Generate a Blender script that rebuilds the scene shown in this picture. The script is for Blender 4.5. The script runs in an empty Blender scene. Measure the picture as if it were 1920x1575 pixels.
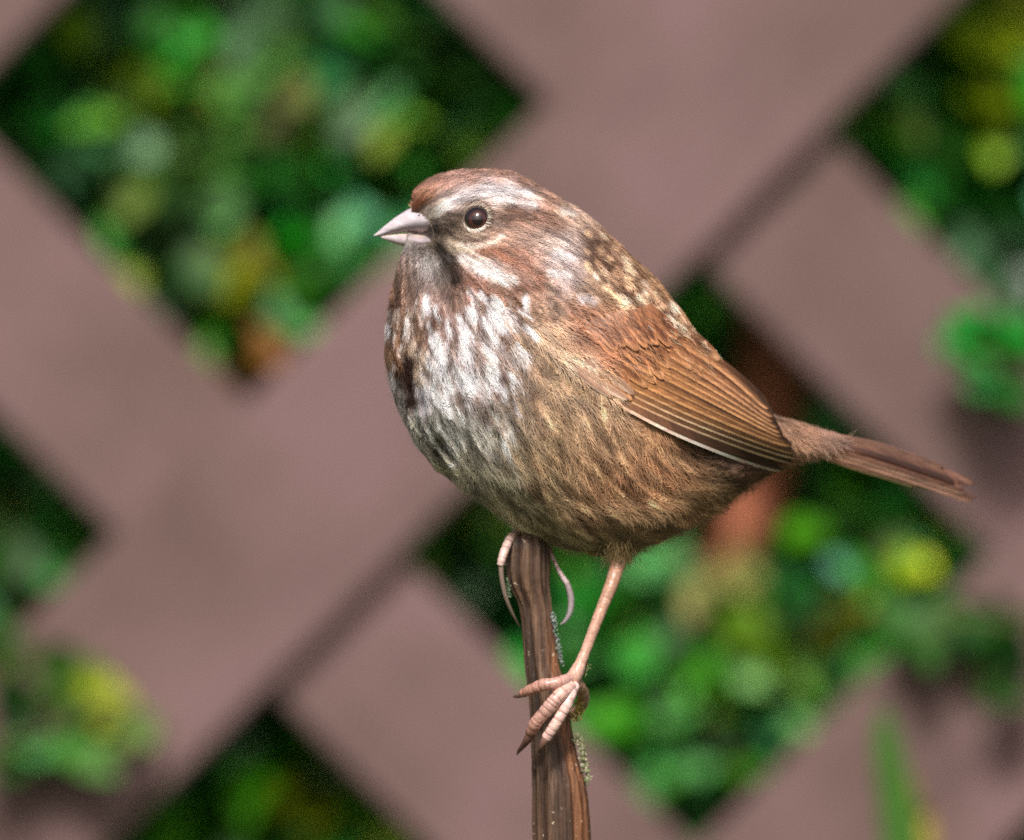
import bpy, bmesh, math, random
import numpy as np
from mathutils import Vector, Matrix
from mathutils.bvhtree import BVHTree

random.seed(11)
rng = np.random.default_rng(11)
D = 3.0            # camera to bird
S = 0.000125       # metres per photograph pixel at the bird
ZC = 0.95
scene = bpy.context.scene

# ------------------------------------------------------------------ camera
cam = bpy.data.cameras.new('camera')
camo = bpy.data.objects.new('camera', cam)
scene.collection.objects.link(camo)
camo.location = (0, -D, ZC)
camo.rotation_euler = (math.radians(90), 0, 0)
cam.sensor_width = 36
cam.lens = 450
cam.clip_start = 0.05
cam.clip_end = 200
cam.dof.use_dof = True
cam.dof.focus_distance = D - 0.019
cam.dof.aperture_fstop = 6.6
scene.camera = camo

# ------------------------------------------------------------------ light
SUN_EL, SUN_AZ = 43.0, -4.0     # azimuth measured from the camera side towards the right
world = bpy.data.worlds.new('World')
scene.world = world
world.use_nodes = True
wn = world.node_tree
wn.nodes.clear()
sky = wn.nodes.new('ShaderNodeTexSky')
sky.sky_type = 'NISHITA'
sky.sun_disc = False
sky.sun_elevation = math.radians(SUN_EL)
sky.sun_rotation = math.radians(180 - SUN_AZ)
sky.dust_density = 5.0
sky.air_density = 0.7
sky.ozone_density = 0.4
bg = wn.nodes.new('ShaderNodeBackground')
bg.inputs['Strength'].default_value = 0.09
wo = wn.nodes.new('ShaderNodeOutputWorld')
wn.links.new(sky.outputs[0], bg.inputs[0])
wn.links.new(bg.outputs[0], wo.inputs[0])
sun = bpy.data.lights.new('sun', 'SUN')
sun.energy = 3.3
sun.angle = math.radians(9)
sun.color = (1.0, 0.965, 0.92)
suno = bpy.data.objects.new('sun', sun)
scene.collection.objects.link(suno)
el, az = math.radians(SUN_EL), math.radians(SUN_AZ)
L = Vector((math.cos(el) * math.sin(az), -math.cos(el) * math.cos(az), math.sin(el)))
suno.rotation_euler = L.to_track_quat('Z', 'Y').to_euler()
suno.location = (0, -2, 4)
scene.view_settings.view_transform = 'Standard'
scene.view_settings.look = 'None'
scene.view_settings.gamma = 1
scene.view_settings.exposure = 0.2
scene.view_settings.use_curve_mapping = False
scene.cycles.use_denoising = False
scene.cycles.max_bounces = 6
scene.cycles.diffuse_bounces = 3
scene.cycles.sample_clamp_indirect = 4

# ------------------------------------------------------------------ helpers
def lin(c):
    c = np.asarray(c, float) / 255.0
    return np.where(c <= 0.04045, c / 12.92, ((c + 0.055) / 1.055) ** 2.4)

def W(px, py, y=0.0):
    k = S * (D + y) / D
    return Vector(((px - 960) * k, y, ZC - (py - 787.5) * k))

def to_px(P):
    P = np.asarray(P)
    k = S * (D + P[..., 1]) / D
    return 960 + P[..., 0] / k, 787.5 - (P[..., 2] - ZC) / k

def link(o, parent=None):
    scene.collection.objects.link(o)
    if parent is not None:
        o.parent = parent
    return o

def mesh_np(name, verts, faces, mat, parent=None, col=None, smooth=True):
    """verts (n,3), faces list/array, col (n,3) linear"""
    me = bpy.data.meshes.new(name)
    verts = np.asarray(verts, np.float32)
    if isinstance(faces, np.ndarray):
        nf, k = faces.shape
        me.vertices.add(len(verts)); me.vertices.foreach_set('co', verts.ravel())
        me.loops.add(nf * k); me.loops.foreach_set('vertex_index', faces.astype(np.int32).ravel())
        me.polygons.add(nf); me.polygons.foreach_set('loop_start', np.arange(0, nf * k, k, dtype=np.int32))
        me.update(calc_edges=True)
    else:
        me.from_pydata([tuple(v) for v in verts], [], faces)
    if col is not None:
        a = me.color_attributes.new('tint', 'FLOAT_COLOR', 'POINT')
        c4 = np.ones((len(verts), 4), np.float32); c4[:, :3] = col
        a.data.foreach_set('color', c4.ravel())
    if smooth:
        me.polygons.foreach_set('use_smooth', np.ones(len(me.polygons), bool))
    for m in (mat if isinstance(mat, (list, tuple)) else [mat]):
        me.materials.append(m)
    return link(bpy.data.objects.new(name, me), parent)

def thing(name, label, cat, group=None, loc=(0, 0, 0)):
    o = bpy.data.objects.new(name, None)
    o.empty_display_size = 0.01
    link(o); o['label'] = label; o['category'] = cat
    if group: o['group'] = group
    return o

def vnoise(x, y, seed=0):
    x = np.asarray(x, float); y = np.asarray(y, float)
    xi = np.floor(x).astype(np.int64); yi = np.floor(y).astype(np.int64)
    fx = x - xi; fy = y - yi
    fx = fx * fx * (3 - 2 * fx); fy = fy * fy * (3 - 2 * fy)
    def h(a, b):
        n = (a * 374761393 + b * 668265263 + seed * 982451653) & 0x7fffffff
        n = ((n ^ (n >> 13)) * 1274126177) & 0x7fffffff
        return ((n ^ (n >> 16)) & 0xffff) / 65535.0
    return (h(xi, yi) * (1 - fx) + h(xi + 1, yi) * fx) * (1 - fy) + (h(xi, yi + 1) * (1 - fx) + h(xi + 1, yi + 1) * fx) * fy

def inside(px, py, poly):
    c = np.zeros(np.shape(px), bool)
    n = len(poly)
    for i in range(n):
        x1, y1 = poly[i]; x2, y2 = poly[(i + 1) % n]
        cond = ((y1 > py) != (y2 > py)) & (px < (x2 - x1) * (py - y1) / (y2 - y1 + 1e-12) + x1)
        c ^= cond
    return c

def catmull(P, n):
    P = np.asarray(P, float)
    out = []
    for i in range(len(P) - 1):
        p0 = P[max(i - 1, 0)]; p1 = P[i]; p2 = P[i + 1]; p3 = P[min(i + 2, len(P) - 1)]
        for k in range(n):
            t = k / n
            out.append(0.5 * ((2 * p1) + (-p0 + p2) * t + (2 * p0 - 5 * p1 + 4 * p2 - p3) * t * t + (-p0 + 3 * p1 - 3 * p2 + p3) * t ** 3))
    out.append(P[-1])
    return np.array(out)

# ------------------------------------------------------------------ materials
def new_mat(name):
    m = bpy.data.materials.new(name); m.use_nodes = True
    nt = m.node_tree
    return m, nt, nt.nodes['Principled BSDF'], nt.nodes['Material Output']

def tint_mat(name, rough=0.55, spec=0.3, trans=0.0, noise=0.0, nscale=900, bump=0.0, bscale=3000, coat=0.0, sss=0.0):
    m, nt, p, out = new_mat(name)
    a = nt.nodes.new('ShaderNodeAttribute'); a.attribute_name = 'tint'
    c = a.outputs['Color']
    if noise > 0:
        tc = nt.nodes.new('ShaderNodeTexCoord')
        nz = nt.nodes.new('ShaderNodeTexNoise'); nz.inputs['Scale'].default_value = nscale; nz.inputs['Detail'].default_value = 3
        nt.links.new(tc.outputs['Object'], nz.inputs['Vector'])
        mr = nt.nodes.new('ShaderNodeMapRange')
        mr.inputs['From Min'].default_value = 0.3; mr.inputs['From Max'].default_value = 0.7
        mr.inputs['To Min'].default_value = 1 - noise; mr.inputs['To Max'].default_value = 1 + noise
        nt.links.new(nz.outputs['Fac'], mr.inputs['Value'])
        mx = nt.nodes.new('ShaderNodeVectorMath'); mx.operation = 'SCALE'
        nt.links.new(c, mx.inputs[0]); nt.links.new(mr.outputs[0], mx.inputs['Scale'])
        c = mx.outputs[0]
    if bump > 0:
        tc = nt.nodes.new('ShaderNodeTexCoord')
        nz = nt.nodes.new('ShaderNodeTexNoise'); nz.inputs['Scale'].default_value = bscale; nz.inputs['Detail'].default_value = 4
        nt.links.new(tc.outputs['Object'], nz.inputs['Vector'])
        b = nt.nodes.new('ShaderNodeBump'); b.inputs['Strength'].default_value = bump; b.inputs['Distance'].default_value = 0.0002
        nt.links.new(nz.outputs['Fac'], b.inputs['Height']); nt.links.new(b.outputs[0], p.inputs['Normal'])
    nt.links.new(c, p.inputs['Base Color'])
    p.inputs['Roughness'].default_value = rough
    p.inputs['Specular IOR Level'].default_value = spec
    p.inputs['Coat Weight'].default_value = coat
    if sss > 0:
        p.inputs['Subsurface Weight'].default_value = sss
        p.inputs['Subsurface Scale'].default_value = 0.0006
        p.inputs['Subsurface Radius'].default_value = (1, 0.4, 0.25)
    if trans > 0:
        t = nt.nodes.new('ShaderNodeBsdfTranslucent'); nt.links.new(c, t.inputs['Color'])
        mix = nt.nodes.new('ShaderNodeMixShader'); mix.inputs[0].default_value = trans
        nt.links.new(p.outputs[0], mix.inputs[1]); nt.links.new(t.outputs[0], mix.inputs[2])
        nt.links.new(mix.outputs[0], out.inputs['Surface'])
    return m

M_plume = tint_mat('plumage', 0.5, 0.35, 0.18, 0.08, 2500)
M_vane = tint_mat('feather_vane', 0.45, 0.4, 0.08, 0.10, 1500)
M_body = tint_mat('bird_skin_and_down', 0.6, 0.3, 0.0, 0.12, 2500, 0.5, 3500)
M_leg = tint_mat('scaled_leg', 0.30, 0.5, 0.0, 0.22, 1100, 0.7, 2200, 0.3, 0.1)
M_beak = tint_mat('horn', 0.36, 0.5, 0.0, 0.12, 420, 0.25, 1800, 0.1, 0.15)

def flat_mat(name, rgb, rough=0.5, spec=0.5, coat=0.0):
    m, nt, p, out = new_mat(name)
    p.inputs['Base Color'].default_value = (*lin(rgb), 1); p.inputs['Roughness'].default_value = rough
    p.inputs['Specular IOR Level'].default_value = spec; p.inputs['Coat Weight'].default_value = coat
    return m

# slat paint: worn mauve-brown stain, faint grain along the board (object space)
def slat_mat():
    m, nt, p, out = new_mat('weathered_brown_stain')
    N, Lk = nt.nodes, nt.links
    tc = N.new('ShaderNodeTexCoord')
    oi = N.new('ShaderNodeObjectInfo')
    add = N.new('ShaderNodeVectorMath'); add.operation = 'ADD'
    Lk.new(tc.outputs['Object'], add.inputs[0]); Lk.new(oi.outputs['Random'], add.inputs[1])
    n1 = N.new('ShaderNodeTexNoise'); n1.inputs['Scale'].default_value = 13; n1.inputs['Detail'].default_value = 6; n1.inputs['Roughness'].default_value = .6
    Lk.new(add.outputs[0], n1.inputs['Vector'])
    mp = N.new('ShaderNodeMapping'); mp.inputs['Scale'].default_value = (8, 60, 60)
    Lk.new(add.outputs[0], mp.inputs['Vector'])
    n2 = N.new('ShaderNodeTexNoise'); n2.inputs['Scale'].default_value = 3; n2.inputs['Detail'].default_value = 5
    Lk.new(mp.outputs[0], n2.inputs['Vector'])
    r = N.new('ShaderNodeValToRGB'); e = r.color_ramp.elements
    e[0].position = 0.30; e[0].color = (*(lin((108, 82, 74)) * 0.70), 1)
    e[1].position = 0.60; e[1].color = (*(lin((140, 108, 108)) * 0.70), 1)
    Lk.new(n1.outputs['Fac'], r.inputs['Fac'])
    mx = N.new('ShaderNodeMix'); mx.data_type = 'RGBA'; mx.blend_type = 'MULTIPLY'; mx.inputs[0].default_value = 0.35
    r2 = N.new('ShaderNodeValToRGB'); r2.color_ramp.elements[0].position = 0.3; r2.color_ramp.elements[0].color = (0.6, 0.58, 0.56, 1)
    r2.color_ramp.elements[1].position = 0.6
    Lk.new(n2.outputs['Fac'], r2.inputs['Fac'])
    Lk.new(r.outputs[0], mx.inputs[6]); Lk.new(r2.outputs[0], mx.inputs[7])
    Lk.new(mx.outputs[2], p.inputs['Base Color'])
    p.inputs['Roughness'].default_value = 0.6
    b = N.new('ShaderNodeBump'); b.inputs['Distance'].default_value = 0.0006; b.inputs['Strength'].default_value = 0.5
    Lk.new(n2.outputs['Fac'], b.inputs['Height']); Lk.new(b.outputs[0], p.inputs['Normal'])
    return m
M_slat = slat_mat()

def leaf_mat(name, rgb, k=1.0, rough=0.35):
    m, nt, p, out = new_mat(name)
    N, Lk = nt.nodes, nt.links
    tc = N.new('ShaderNodeTexCoord'); nz = N.new('ShaderNodeTexNoise'); nz.inputs['Scale'].default_value = 90
    Lk.new(tc.outputs['Object'], nz.inputs['Vector'])
    c0 = lin(rgb) * k
    r = N.new('ShaderNodeValToRGB'); e = r.color_ramp.elements
    e[0].position = 0.3; e[0].color = (*(c0 * 0.75), 1); e[1].position = 0.7; e[1].color = (*(np.minimum(c0 * 1.2, 0.9)), 1)
    Lk.new(nz.outputs['Fac'], r.inputs['Fac'])
    Lk.new(r.outputs[0], p.inputs['Base Color'])
    p.inputs['Roughness'].default_value = .55; p.inputs['Specular IOR Level'].default_value = .3
    t = N.new('ShaderNodeBsdfTranslucent'); Lk.new(r.outputs[0], t.inputs['Color'])
    mix = N.new('ShaderNodeMixShader'); mix.inputs[0].default_value = 0.25
    Lk.new(p.outputs[0], mix.inputs[1]); Lk.new(t.outputs[0], mix.inputs[2]); Lk.new(mix.outputs[0], out.inputs['Surface'])
    return m

# ------------------------------------------------------------------ ground
def ground_mat():
    m, nt, p, out = new_mat('garden_soil')
    N, Lk = nt.nodes, nt.links
    tc = N.new('ShaderNodeTexCoord'); nz = N.new('ShaderNodeTexNoise'); nz.inputs['Scale'].default_value = 6; nz.inputs['Detail'].default_value = 10
    Lk.new(tc.outputs['Object'], nz.inputs['Vector'])
    r = N.new('ShaderNodeValToRGB'); e = r.color_ramp.elements
    e[0].position = 0.35; e[0].color = (0.035, 0.024, 0.014, 1); e[1].position = 0.62; e[1].color = (0.05, 0.08, 0.02, 1)
    Lk.new(nz.outputs['Fac'], r.inputs['Fac']); Lk.new(r.outputs[0], p.inputs['Base Color'])
    p.inputs['Roughness'].default_value = 0.95
    b = N.new('ShaderNodeBump'); b.inputs['Distance'].default_value = 0.03; Lk.new(nz.outputs['Fac'], b.inputs['Height']); Lk.new(b.outputs[0], p.inputs['Normal'])
    return m
gv = []; gf = []
for i, a in enumerate((-80, -6, -2, 0, 2, 6, 80)):
    for j, b in enumerate((-80, -6, -2, 0, 2, 6, 80)):
        gv.append((a, b, 0))
gf = [(i * 7 + j, (i + 1) * 7 + j, (i + 1) * 7 + j + 1, i * 7 + j + 1) for i in range(6) for j in range(6)]
g = mesh_np('ground', np.array(gv), gf, ground_mat(), smooth=False); g['kind'] = 'structure'

# ------------------------------------------------------------------ lattice fence
FY = 0.50
fence = thing('lattice_fence', 'mauve brown diagonal lattice fence behind the sparrow', 'fence')
fence.location = (0, FY, 0)
X0, X1, Z0, Z1 = -1.3, 1.3, 0.22, 1.62

def clip_poly(poly, axis, val, keep_less):
    out = []
    for i in range(len(poly)):
        a, b = poly[i], poly[(i + 1) % len(poly)]
        ina = (a[axis] <= val) if keep_less else (a[axis] >= val)
        inb = (b[axis] <= val) if keep_less else (b[axis] >= val)
        if ina: out.append(a)
        if ina != inb:
            t = (val - a[axis]) / (b[axis] - a[axis])
            out.append((a[0] + t * (b[0] - a[0]), a[1] + t * (b[1] - a[1])))
    return out

def make_slat(c0, c1, slope, y0, thick, wob):
    """strip between x*slope+z=c0..c1 in fence plane"""
    # line direction
    d = np.array([1.0, -slope]) / math.sqrt(2)
    n = np.array([slope, 1.0]) / math.sqrt(2)
    mid = (c0 + c1) / 2 / math.sqrt(2); hw = abs(c1 - c0) / 2 / math.sqrt(2)
    ang = wob
    d = np.array([d[0] * math.cos(ang) - d[1] * math.sin(ang), d[0] * math.sin(ang) + d[1] * math.cos(ang)])
    nn = np.array([-d[1], d[0]]); nn = nn if nn @ n > 0 else -nn
    base = n * mid
    # pivot of the wobble near the frame centre
    piv = base + d * ((np.array([0, ZC]) - base) @ d)
    q = n * mid + (np.array([0, ZC]) - n * mid) - n * ((np.array([0, ZC]) - n * mid) @ n)
    poly = [q - d * 4 - nn * hw, q + d * 4 - nn * hw, q + d * 4 + nn * hw, q - d * 4 + nn * hw]
    poly = [tuple(p) for p in poly]
    for ax, v, kl in ((0, X1, True), (0, X0, False), (1, Z1, True), (1, Z0, False)):
        poly = clip_poly(poly, ax, v, kl)
        if len(poly) < 3: return None
    c = np.mean(poly, axis=0)
    # local frame: X along the board
    th = math.atan2(d[1], d[0])
    ca, sa = math.cos(-th), math.sin(-th)
    bm = bmesh.new()
    vs = []
    for p in poly:
        u, v = p[0] - c[0], p[1] - c[1]
        vs.append(bm.verts.new((u * ca - v * sa, 0, u * sa + v * ca)))
    f = bm.faces.new(vs)
    r = bmesh.ops.extrude_face_region(bm, geom=[f])
    bmesh.ops.translate(bm, verts=[v for v in r['geom'] if isinstance(v, bmesh.types.BMVert)], vec=(0, thick, 0))
    bmesh.ops.remove_doubles(bm, verts=bm.verts, dist=1e-5)
    bmesh.ops.recalc_face_normals(bm, faces=bm.faces)
    bmesh.ops.bevel(bm, geom=list(bm.edges), offset=0.0012, segments=2, affect='EDGES', clamp_overlap=True)
    me = bpy.data.meshes.new('slat'); bm.to_mesh(me); bm.free(); me.materials.append(M_slat)
    o = bpy.data.objects.new('slat', me); link(o, fence)
    o.location = (c[0], y0 - FY, c[1]); o.rotation_euler = (0, -th, 0)
    return o

def plane_c(px, py, y, sl):
    p = W(px, py, y); return p.x * sl + p.z
# '/' slats: px+py const (slope: z - x const) -> use slope=-1
k1 = S * (D + FY) / D
base1 = plane_c(1215, 0, FY, -1); end1 = plane_c(1790, 0, FY, -1)
per1 = 1680 * k1
for i in range(-9, 10):
    make_slat(base1 + i * per1, end1 + i * per1, -1, FY, 0.0085, math.radians(random.uniform(-.4, .4)) if i else 0)
FY2 = FY + 0.0088
k2 = S * (D + FY2) / D
# '\' slats: py-px const (x+z const)
b2 = plane_c(0, 290, FY2, 1); e2 = plane_c(0, 785, FY2, 1); per2 = 1590 * k2
for i in range(-9, 10):
    w_shrink = 22 * k2 if i == -1 else 0
    make_slat(b2 - i * per2 + 0, e2 - i * per2 + w_shrink, 1, FY2, 0.0085, math.radians(random.uniform(-.4, .4)) if i else 0)

def box(name, x0, x1, y0, y1, z0, z1, mat, parent, bev=0.003):
    bm = bmesh.new()
    bmesh.ops.create_cube(bm, size=1, matrix=Matrix.Translation(((x0 + x1) / 2, (y0 + y1) / 2, (z0 + z1) / 2)) @ Matrix.Diagonal((x1 - x0, y1 - y0, z1 - z0, 1)))
    bmesh.ops.bevel(bm, geom=list(bm.edges), offset=bev, segments=2, affect='EDGES')
    me = bpy.data.meshes.new(name); bm.to_mesh(me); bm.free(); me.materials.append(mat)
    return link(bpy.data.objects.new(name, me), parent)
for x in (X0 - 0.047, X1 + 0.047):
    box('post', x - 0.045, x + 0.045, -0.035, 0.055, -0.01, Z1 + 0.12, M_slat, fence)
for z in (Z0 - 0.02, Z1 + 0.02):
    box('rail', X0 + 0.001, X1 - 0.001, -0.012, 0.03, z - 0.03, z + 0.03, M_slat, fence)

# ------------------------------------------------------------------ leaves and hedge
def leaf_grid(n=5):
    """ovate leaf, unit length along +Y, faces +Z"""
    v = []; f = []
    for i in range(n):
        t = i / (n - 1)
        w = 0.30 * (math.sin(math.pi * t ** 0.75) ** 0.8 if 0 < t < 1 else 0.0) + 0.006
        zc = -0.22 * t * t
        for s in (-1, 0, 1):
            v.append((s * w, t, zc + (0.05 if s == 0 else 0.0) * -1 + (abs(s) * 0.05)))
    for i in range(n - 1):
        for k in range(2):
            a = i * 3 + k
            f.append((a, a + 1, a + 4, a + 3))
    return np.array(v), np.array(f)
LV, LF = leaf_grid()
leaf_mesh_cache = {}
def leaf_mesh(shape, mat):
    key = (shape, mat.name)
    if key in leaf_mesh_cache: return leaf_mesh_cache[key]
    v = LV.copy(); v[:, 0] *= (1.0, 1.35, 0.75)[shape]; v[:, 2] *= (1, 1.8, 0.4)[shape]
    me = bpy.data.meshes.new('leaf'); me.from_pydata([tuple(a) for a in v], [], [tuple(int(q) for q in a) for a in LF])
    me.polygons.foreach_set('use_smooth', np.ones(len(me.polygons), bool)); me.materials.append(mat)
    leaf_mesh_cache[key] = me
    return me
leaf_mats = {}
def lm(rgb, k):
    key = tuple(int(c / 8) * 8 for c in rgb) + (k,)
    if key not in leaf_mats:
        leaf_mats[key] = leaf_mat('leaf_green', key[:3], k)
    return leaf_mats[key]
LK = 1.0

def rand_rot(face=0.6):
    """leaf orientation: normal scattered round the direction towards camera and up"""
    n = Vector((random.gauss(0, .5), -1.0 * face + random.gauss(0, .25), 0.55 + random.gauss(0, .35))).normalized()
    t = Vector((random.gauss(0, 1), random.gauss(0, .4), random.gauss(-.3, .8)))
    t = (t - n * t.dot(n)).normalized()
    x = t.cross(n).normalized()
    return Matrix((x, t, n)).transposed()

def put_leaf(px, py, y, rad, rgb, parent, k=LK):
    """one leaf whose blade is about rad px in half-length, centred near the point"""
    rgb = np.array(rgb) * (1, 1, .72)
    ln = 2.45 * rad * S * (D + y) / D * random.uniform(.9, 1.15)
    R = rand_rot()
    o = bpy.data.objects.new('leaf', leaf_mesh(random.choice((0, 1, 1, 2)), lm(rgb, k)))
    link(o, parent)
    c = W(px, py, y)
    o.matrix_local = Matrix.Translation(c - R @ Vector((0, ln * .5, 0))) @ R.to_4x4() @ Matrix.Scale(ln, 4)
    return o

hedge = thing('hedge', 'dense broad leaved green hedge growing behind the lattice fence', 'hedge')
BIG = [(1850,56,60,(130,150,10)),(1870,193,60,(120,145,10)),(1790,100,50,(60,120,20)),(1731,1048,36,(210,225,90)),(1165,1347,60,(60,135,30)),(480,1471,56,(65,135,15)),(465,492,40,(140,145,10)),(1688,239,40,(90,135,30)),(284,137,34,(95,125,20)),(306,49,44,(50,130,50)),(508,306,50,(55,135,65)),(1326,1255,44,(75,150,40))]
BL = [(194,49,35,(70,110,100)),(306,49,40,(30,110,30)),(284,137,38,(115,145,20)),(213,180,50,(80,120,70)),(137,268,32,(45,90,70)),  # bluish greens hold the sky's reflection, painted into the leaf colour
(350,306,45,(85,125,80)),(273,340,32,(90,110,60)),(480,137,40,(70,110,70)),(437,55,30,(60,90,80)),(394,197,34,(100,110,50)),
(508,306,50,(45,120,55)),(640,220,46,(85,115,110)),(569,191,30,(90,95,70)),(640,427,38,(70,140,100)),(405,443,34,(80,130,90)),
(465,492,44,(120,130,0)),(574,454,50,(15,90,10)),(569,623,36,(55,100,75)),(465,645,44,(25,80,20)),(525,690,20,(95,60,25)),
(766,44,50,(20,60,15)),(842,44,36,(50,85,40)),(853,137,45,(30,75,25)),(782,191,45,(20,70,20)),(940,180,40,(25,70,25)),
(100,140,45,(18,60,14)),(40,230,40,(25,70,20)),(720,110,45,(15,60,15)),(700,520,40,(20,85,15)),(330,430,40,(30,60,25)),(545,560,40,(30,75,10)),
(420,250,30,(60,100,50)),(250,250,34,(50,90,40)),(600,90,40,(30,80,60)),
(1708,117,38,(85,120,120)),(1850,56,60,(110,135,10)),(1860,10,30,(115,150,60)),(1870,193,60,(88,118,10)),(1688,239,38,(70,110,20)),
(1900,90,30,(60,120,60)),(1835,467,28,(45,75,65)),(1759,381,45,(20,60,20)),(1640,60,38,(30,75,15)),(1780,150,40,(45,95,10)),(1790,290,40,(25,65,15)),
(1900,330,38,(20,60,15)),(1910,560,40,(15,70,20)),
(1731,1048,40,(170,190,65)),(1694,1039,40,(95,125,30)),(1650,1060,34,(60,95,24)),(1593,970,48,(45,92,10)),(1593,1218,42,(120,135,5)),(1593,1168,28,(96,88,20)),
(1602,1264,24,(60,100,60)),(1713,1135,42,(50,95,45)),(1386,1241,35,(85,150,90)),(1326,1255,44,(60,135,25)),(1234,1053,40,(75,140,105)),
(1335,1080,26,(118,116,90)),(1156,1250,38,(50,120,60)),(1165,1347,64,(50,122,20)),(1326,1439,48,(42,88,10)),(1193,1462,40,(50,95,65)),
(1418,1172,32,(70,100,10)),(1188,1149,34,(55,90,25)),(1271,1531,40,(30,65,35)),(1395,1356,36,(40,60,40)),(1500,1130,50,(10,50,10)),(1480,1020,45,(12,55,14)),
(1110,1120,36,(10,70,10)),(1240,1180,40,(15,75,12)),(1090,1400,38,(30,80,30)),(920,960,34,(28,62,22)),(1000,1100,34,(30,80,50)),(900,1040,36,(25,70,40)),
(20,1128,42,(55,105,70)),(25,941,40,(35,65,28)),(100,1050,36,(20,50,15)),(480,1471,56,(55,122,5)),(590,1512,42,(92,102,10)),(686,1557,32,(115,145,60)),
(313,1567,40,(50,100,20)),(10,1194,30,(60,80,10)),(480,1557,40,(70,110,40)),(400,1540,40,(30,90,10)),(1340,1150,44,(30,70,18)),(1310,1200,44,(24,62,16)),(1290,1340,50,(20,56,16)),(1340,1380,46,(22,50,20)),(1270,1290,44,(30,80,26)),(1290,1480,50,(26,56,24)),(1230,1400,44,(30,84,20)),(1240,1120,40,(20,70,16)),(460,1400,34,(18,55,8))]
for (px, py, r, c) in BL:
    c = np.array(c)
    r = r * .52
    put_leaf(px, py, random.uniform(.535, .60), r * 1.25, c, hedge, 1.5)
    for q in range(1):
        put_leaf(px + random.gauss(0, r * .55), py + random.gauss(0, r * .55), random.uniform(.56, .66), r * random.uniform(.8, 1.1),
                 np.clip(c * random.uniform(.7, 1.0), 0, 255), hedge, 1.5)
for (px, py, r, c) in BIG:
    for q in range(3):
        put_leaf(px + random.gauss(0, r * .35), py + random.gauss(0, r * .35), random.uniform(.521, .535), r * random.uniform(.65, .9), np.array(c) * random.uniform(.8, 1.0), hedge, .9 + .5 * (py > 900) + .5 * (px > 1700))  # lower and right-hand leaf colours brightened to offset the slats' shadow
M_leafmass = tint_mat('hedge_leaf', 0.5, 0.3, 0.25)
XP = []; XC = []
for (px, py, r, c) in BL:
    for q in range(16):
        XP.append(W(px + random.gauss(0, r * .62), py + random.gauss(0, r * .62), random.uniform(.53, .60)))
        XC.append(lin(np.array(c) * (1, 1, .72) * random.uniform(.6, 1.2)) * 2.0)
# the mass of the hedge: thousands of leaves nobody could count
def leaf_mass(n, xr, yr, zr, lr, name, parent, pal, keep=None, P=None, ci=None):
    if P is None: P = np.stack([rng.uniform(*xr, n), yr[0] + (yr[1] - yr[0]) * rng.random(n) ** 1.3, rng.uniform(*zr, n)], 1)
    n = len(P)
    if keep is not None:
        P = P[keep(P)]; n = len(P)
    nrm = np.stack([rng.normal(0, .6, n), -0.6 + rng.normal(0, .4, n), .5 + rng.normal(0, .45, n)], 1)
    nrm /= np.linalg.norm(nrm, axis=1, keepdims=True)
    t = rng.normal(0, 1, (n, 3)); t -= nrm * (t * nrm).sum(1, keepdims=True); t /= np.linalg.norm(t, axis=1, keepdims=True)
    x = np.cross(t, nrm)
    ln = rng.uniform(*lr, n)[:, None, None]
    wv = rng.uniform(.8, 1.4, n)[:, None, None]
    V = P[:, None, :] + ln * (LV[None, :, 0:1] * wv * x[:, None] + LV[None, :, 1:2] * t[:, None] + LV[None, :, 2:3] * nrm[:, None])
    F = (LF[None] + (np.arange(n) * len(LV))[:, None, None]).reshape(-1, 4)
    if ci is None:
        pal = np.array([lin(c) * 2.0 for c in pal])
        ci = pal[rng.integers(0, len(pal), n)] * np.exp(rng.normal(-.15, .6, n))[:, None]
        ci = np.clip(ci * 2.2, 0, .42)
    col = np.repeat(ci, len(LV), 0)
    o = mesh_np(name, V.reshape(-1, 3), F, M_leafmass, parent, col); o['kind'] = 'stuff'
    return o
pal = [(84,112,18),(50,100,50),(20,100,24),(30,92,14),(28,84,18),(18,70,14),(36,98,20),(40,84,32),(16,58,18),(60,100,22),(32,82,46),(22,62,18)]
leaf_mass(62000, (-.62, .62), (.532, .82), (.48, 1.40), (.009, .017), 'foliage', hedge, pal, keep=lambda P: ~((P[:, 1] < .78) & inside(*to_px(P), [(1340, 560), (1560, 600), (1540, 900), (1470, 1110), (1270, 1110), (1340, 850)])))
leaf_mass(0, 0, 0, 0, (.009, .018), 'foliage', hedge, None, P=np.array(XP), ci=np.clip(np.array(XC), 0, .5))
leaf_mass(9000, (-2.2, 2.2), (.72, 1.3), (.03, 1.9), (.04, .07), 'foliage', hedge, pal)
# woody interior of the hedge: stems rising from the ground, and a lumpy dark core of litter-filled twigs behind
M_twig = flat_mat('hedge_twig', (62, 46, 34), 0.8, 0.2)
def tube(name, pts, rad, mat, parent, seg=8, col=None):
    pts = np.asarray(pts, float); rad = np.asarray(rad, float)
    V = []; n = len(pts)
    T = np.gradient(pts, axis=0); T /= np.linalg.norm(T, axis=1, keepdims=True) + 1e-12
    up = np.array([0, 1.0, 0]) if abs(T[0][1]) < .9 else np.array([1.0, 0, 0])
    for i in range(n):
        a = np.cross(T[i], up); a /= np.linalg.norm(a); b = np.cross(a, T[i])
        for k in range(seg):
            th = 2 * math.pi * k / seg
            V.append(pts[i] + rad[i] * (a * math.cos(th) + b * math.sin(th)))
    F = [(i * seg + k, i * seg + (k + 1) % seg, (i + 1) * seg + (k + 1) % seg, (i + 1) * seg + k) for i in range(n - 1) for k in range(seg)]
    F.append(tuple(range(seg))[::-1]); F.append(tuple((n - 1) * seg + k for k in range(seg)))
    return mesh_np(name, np.array(V), F, mat, parent, col)
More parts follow.
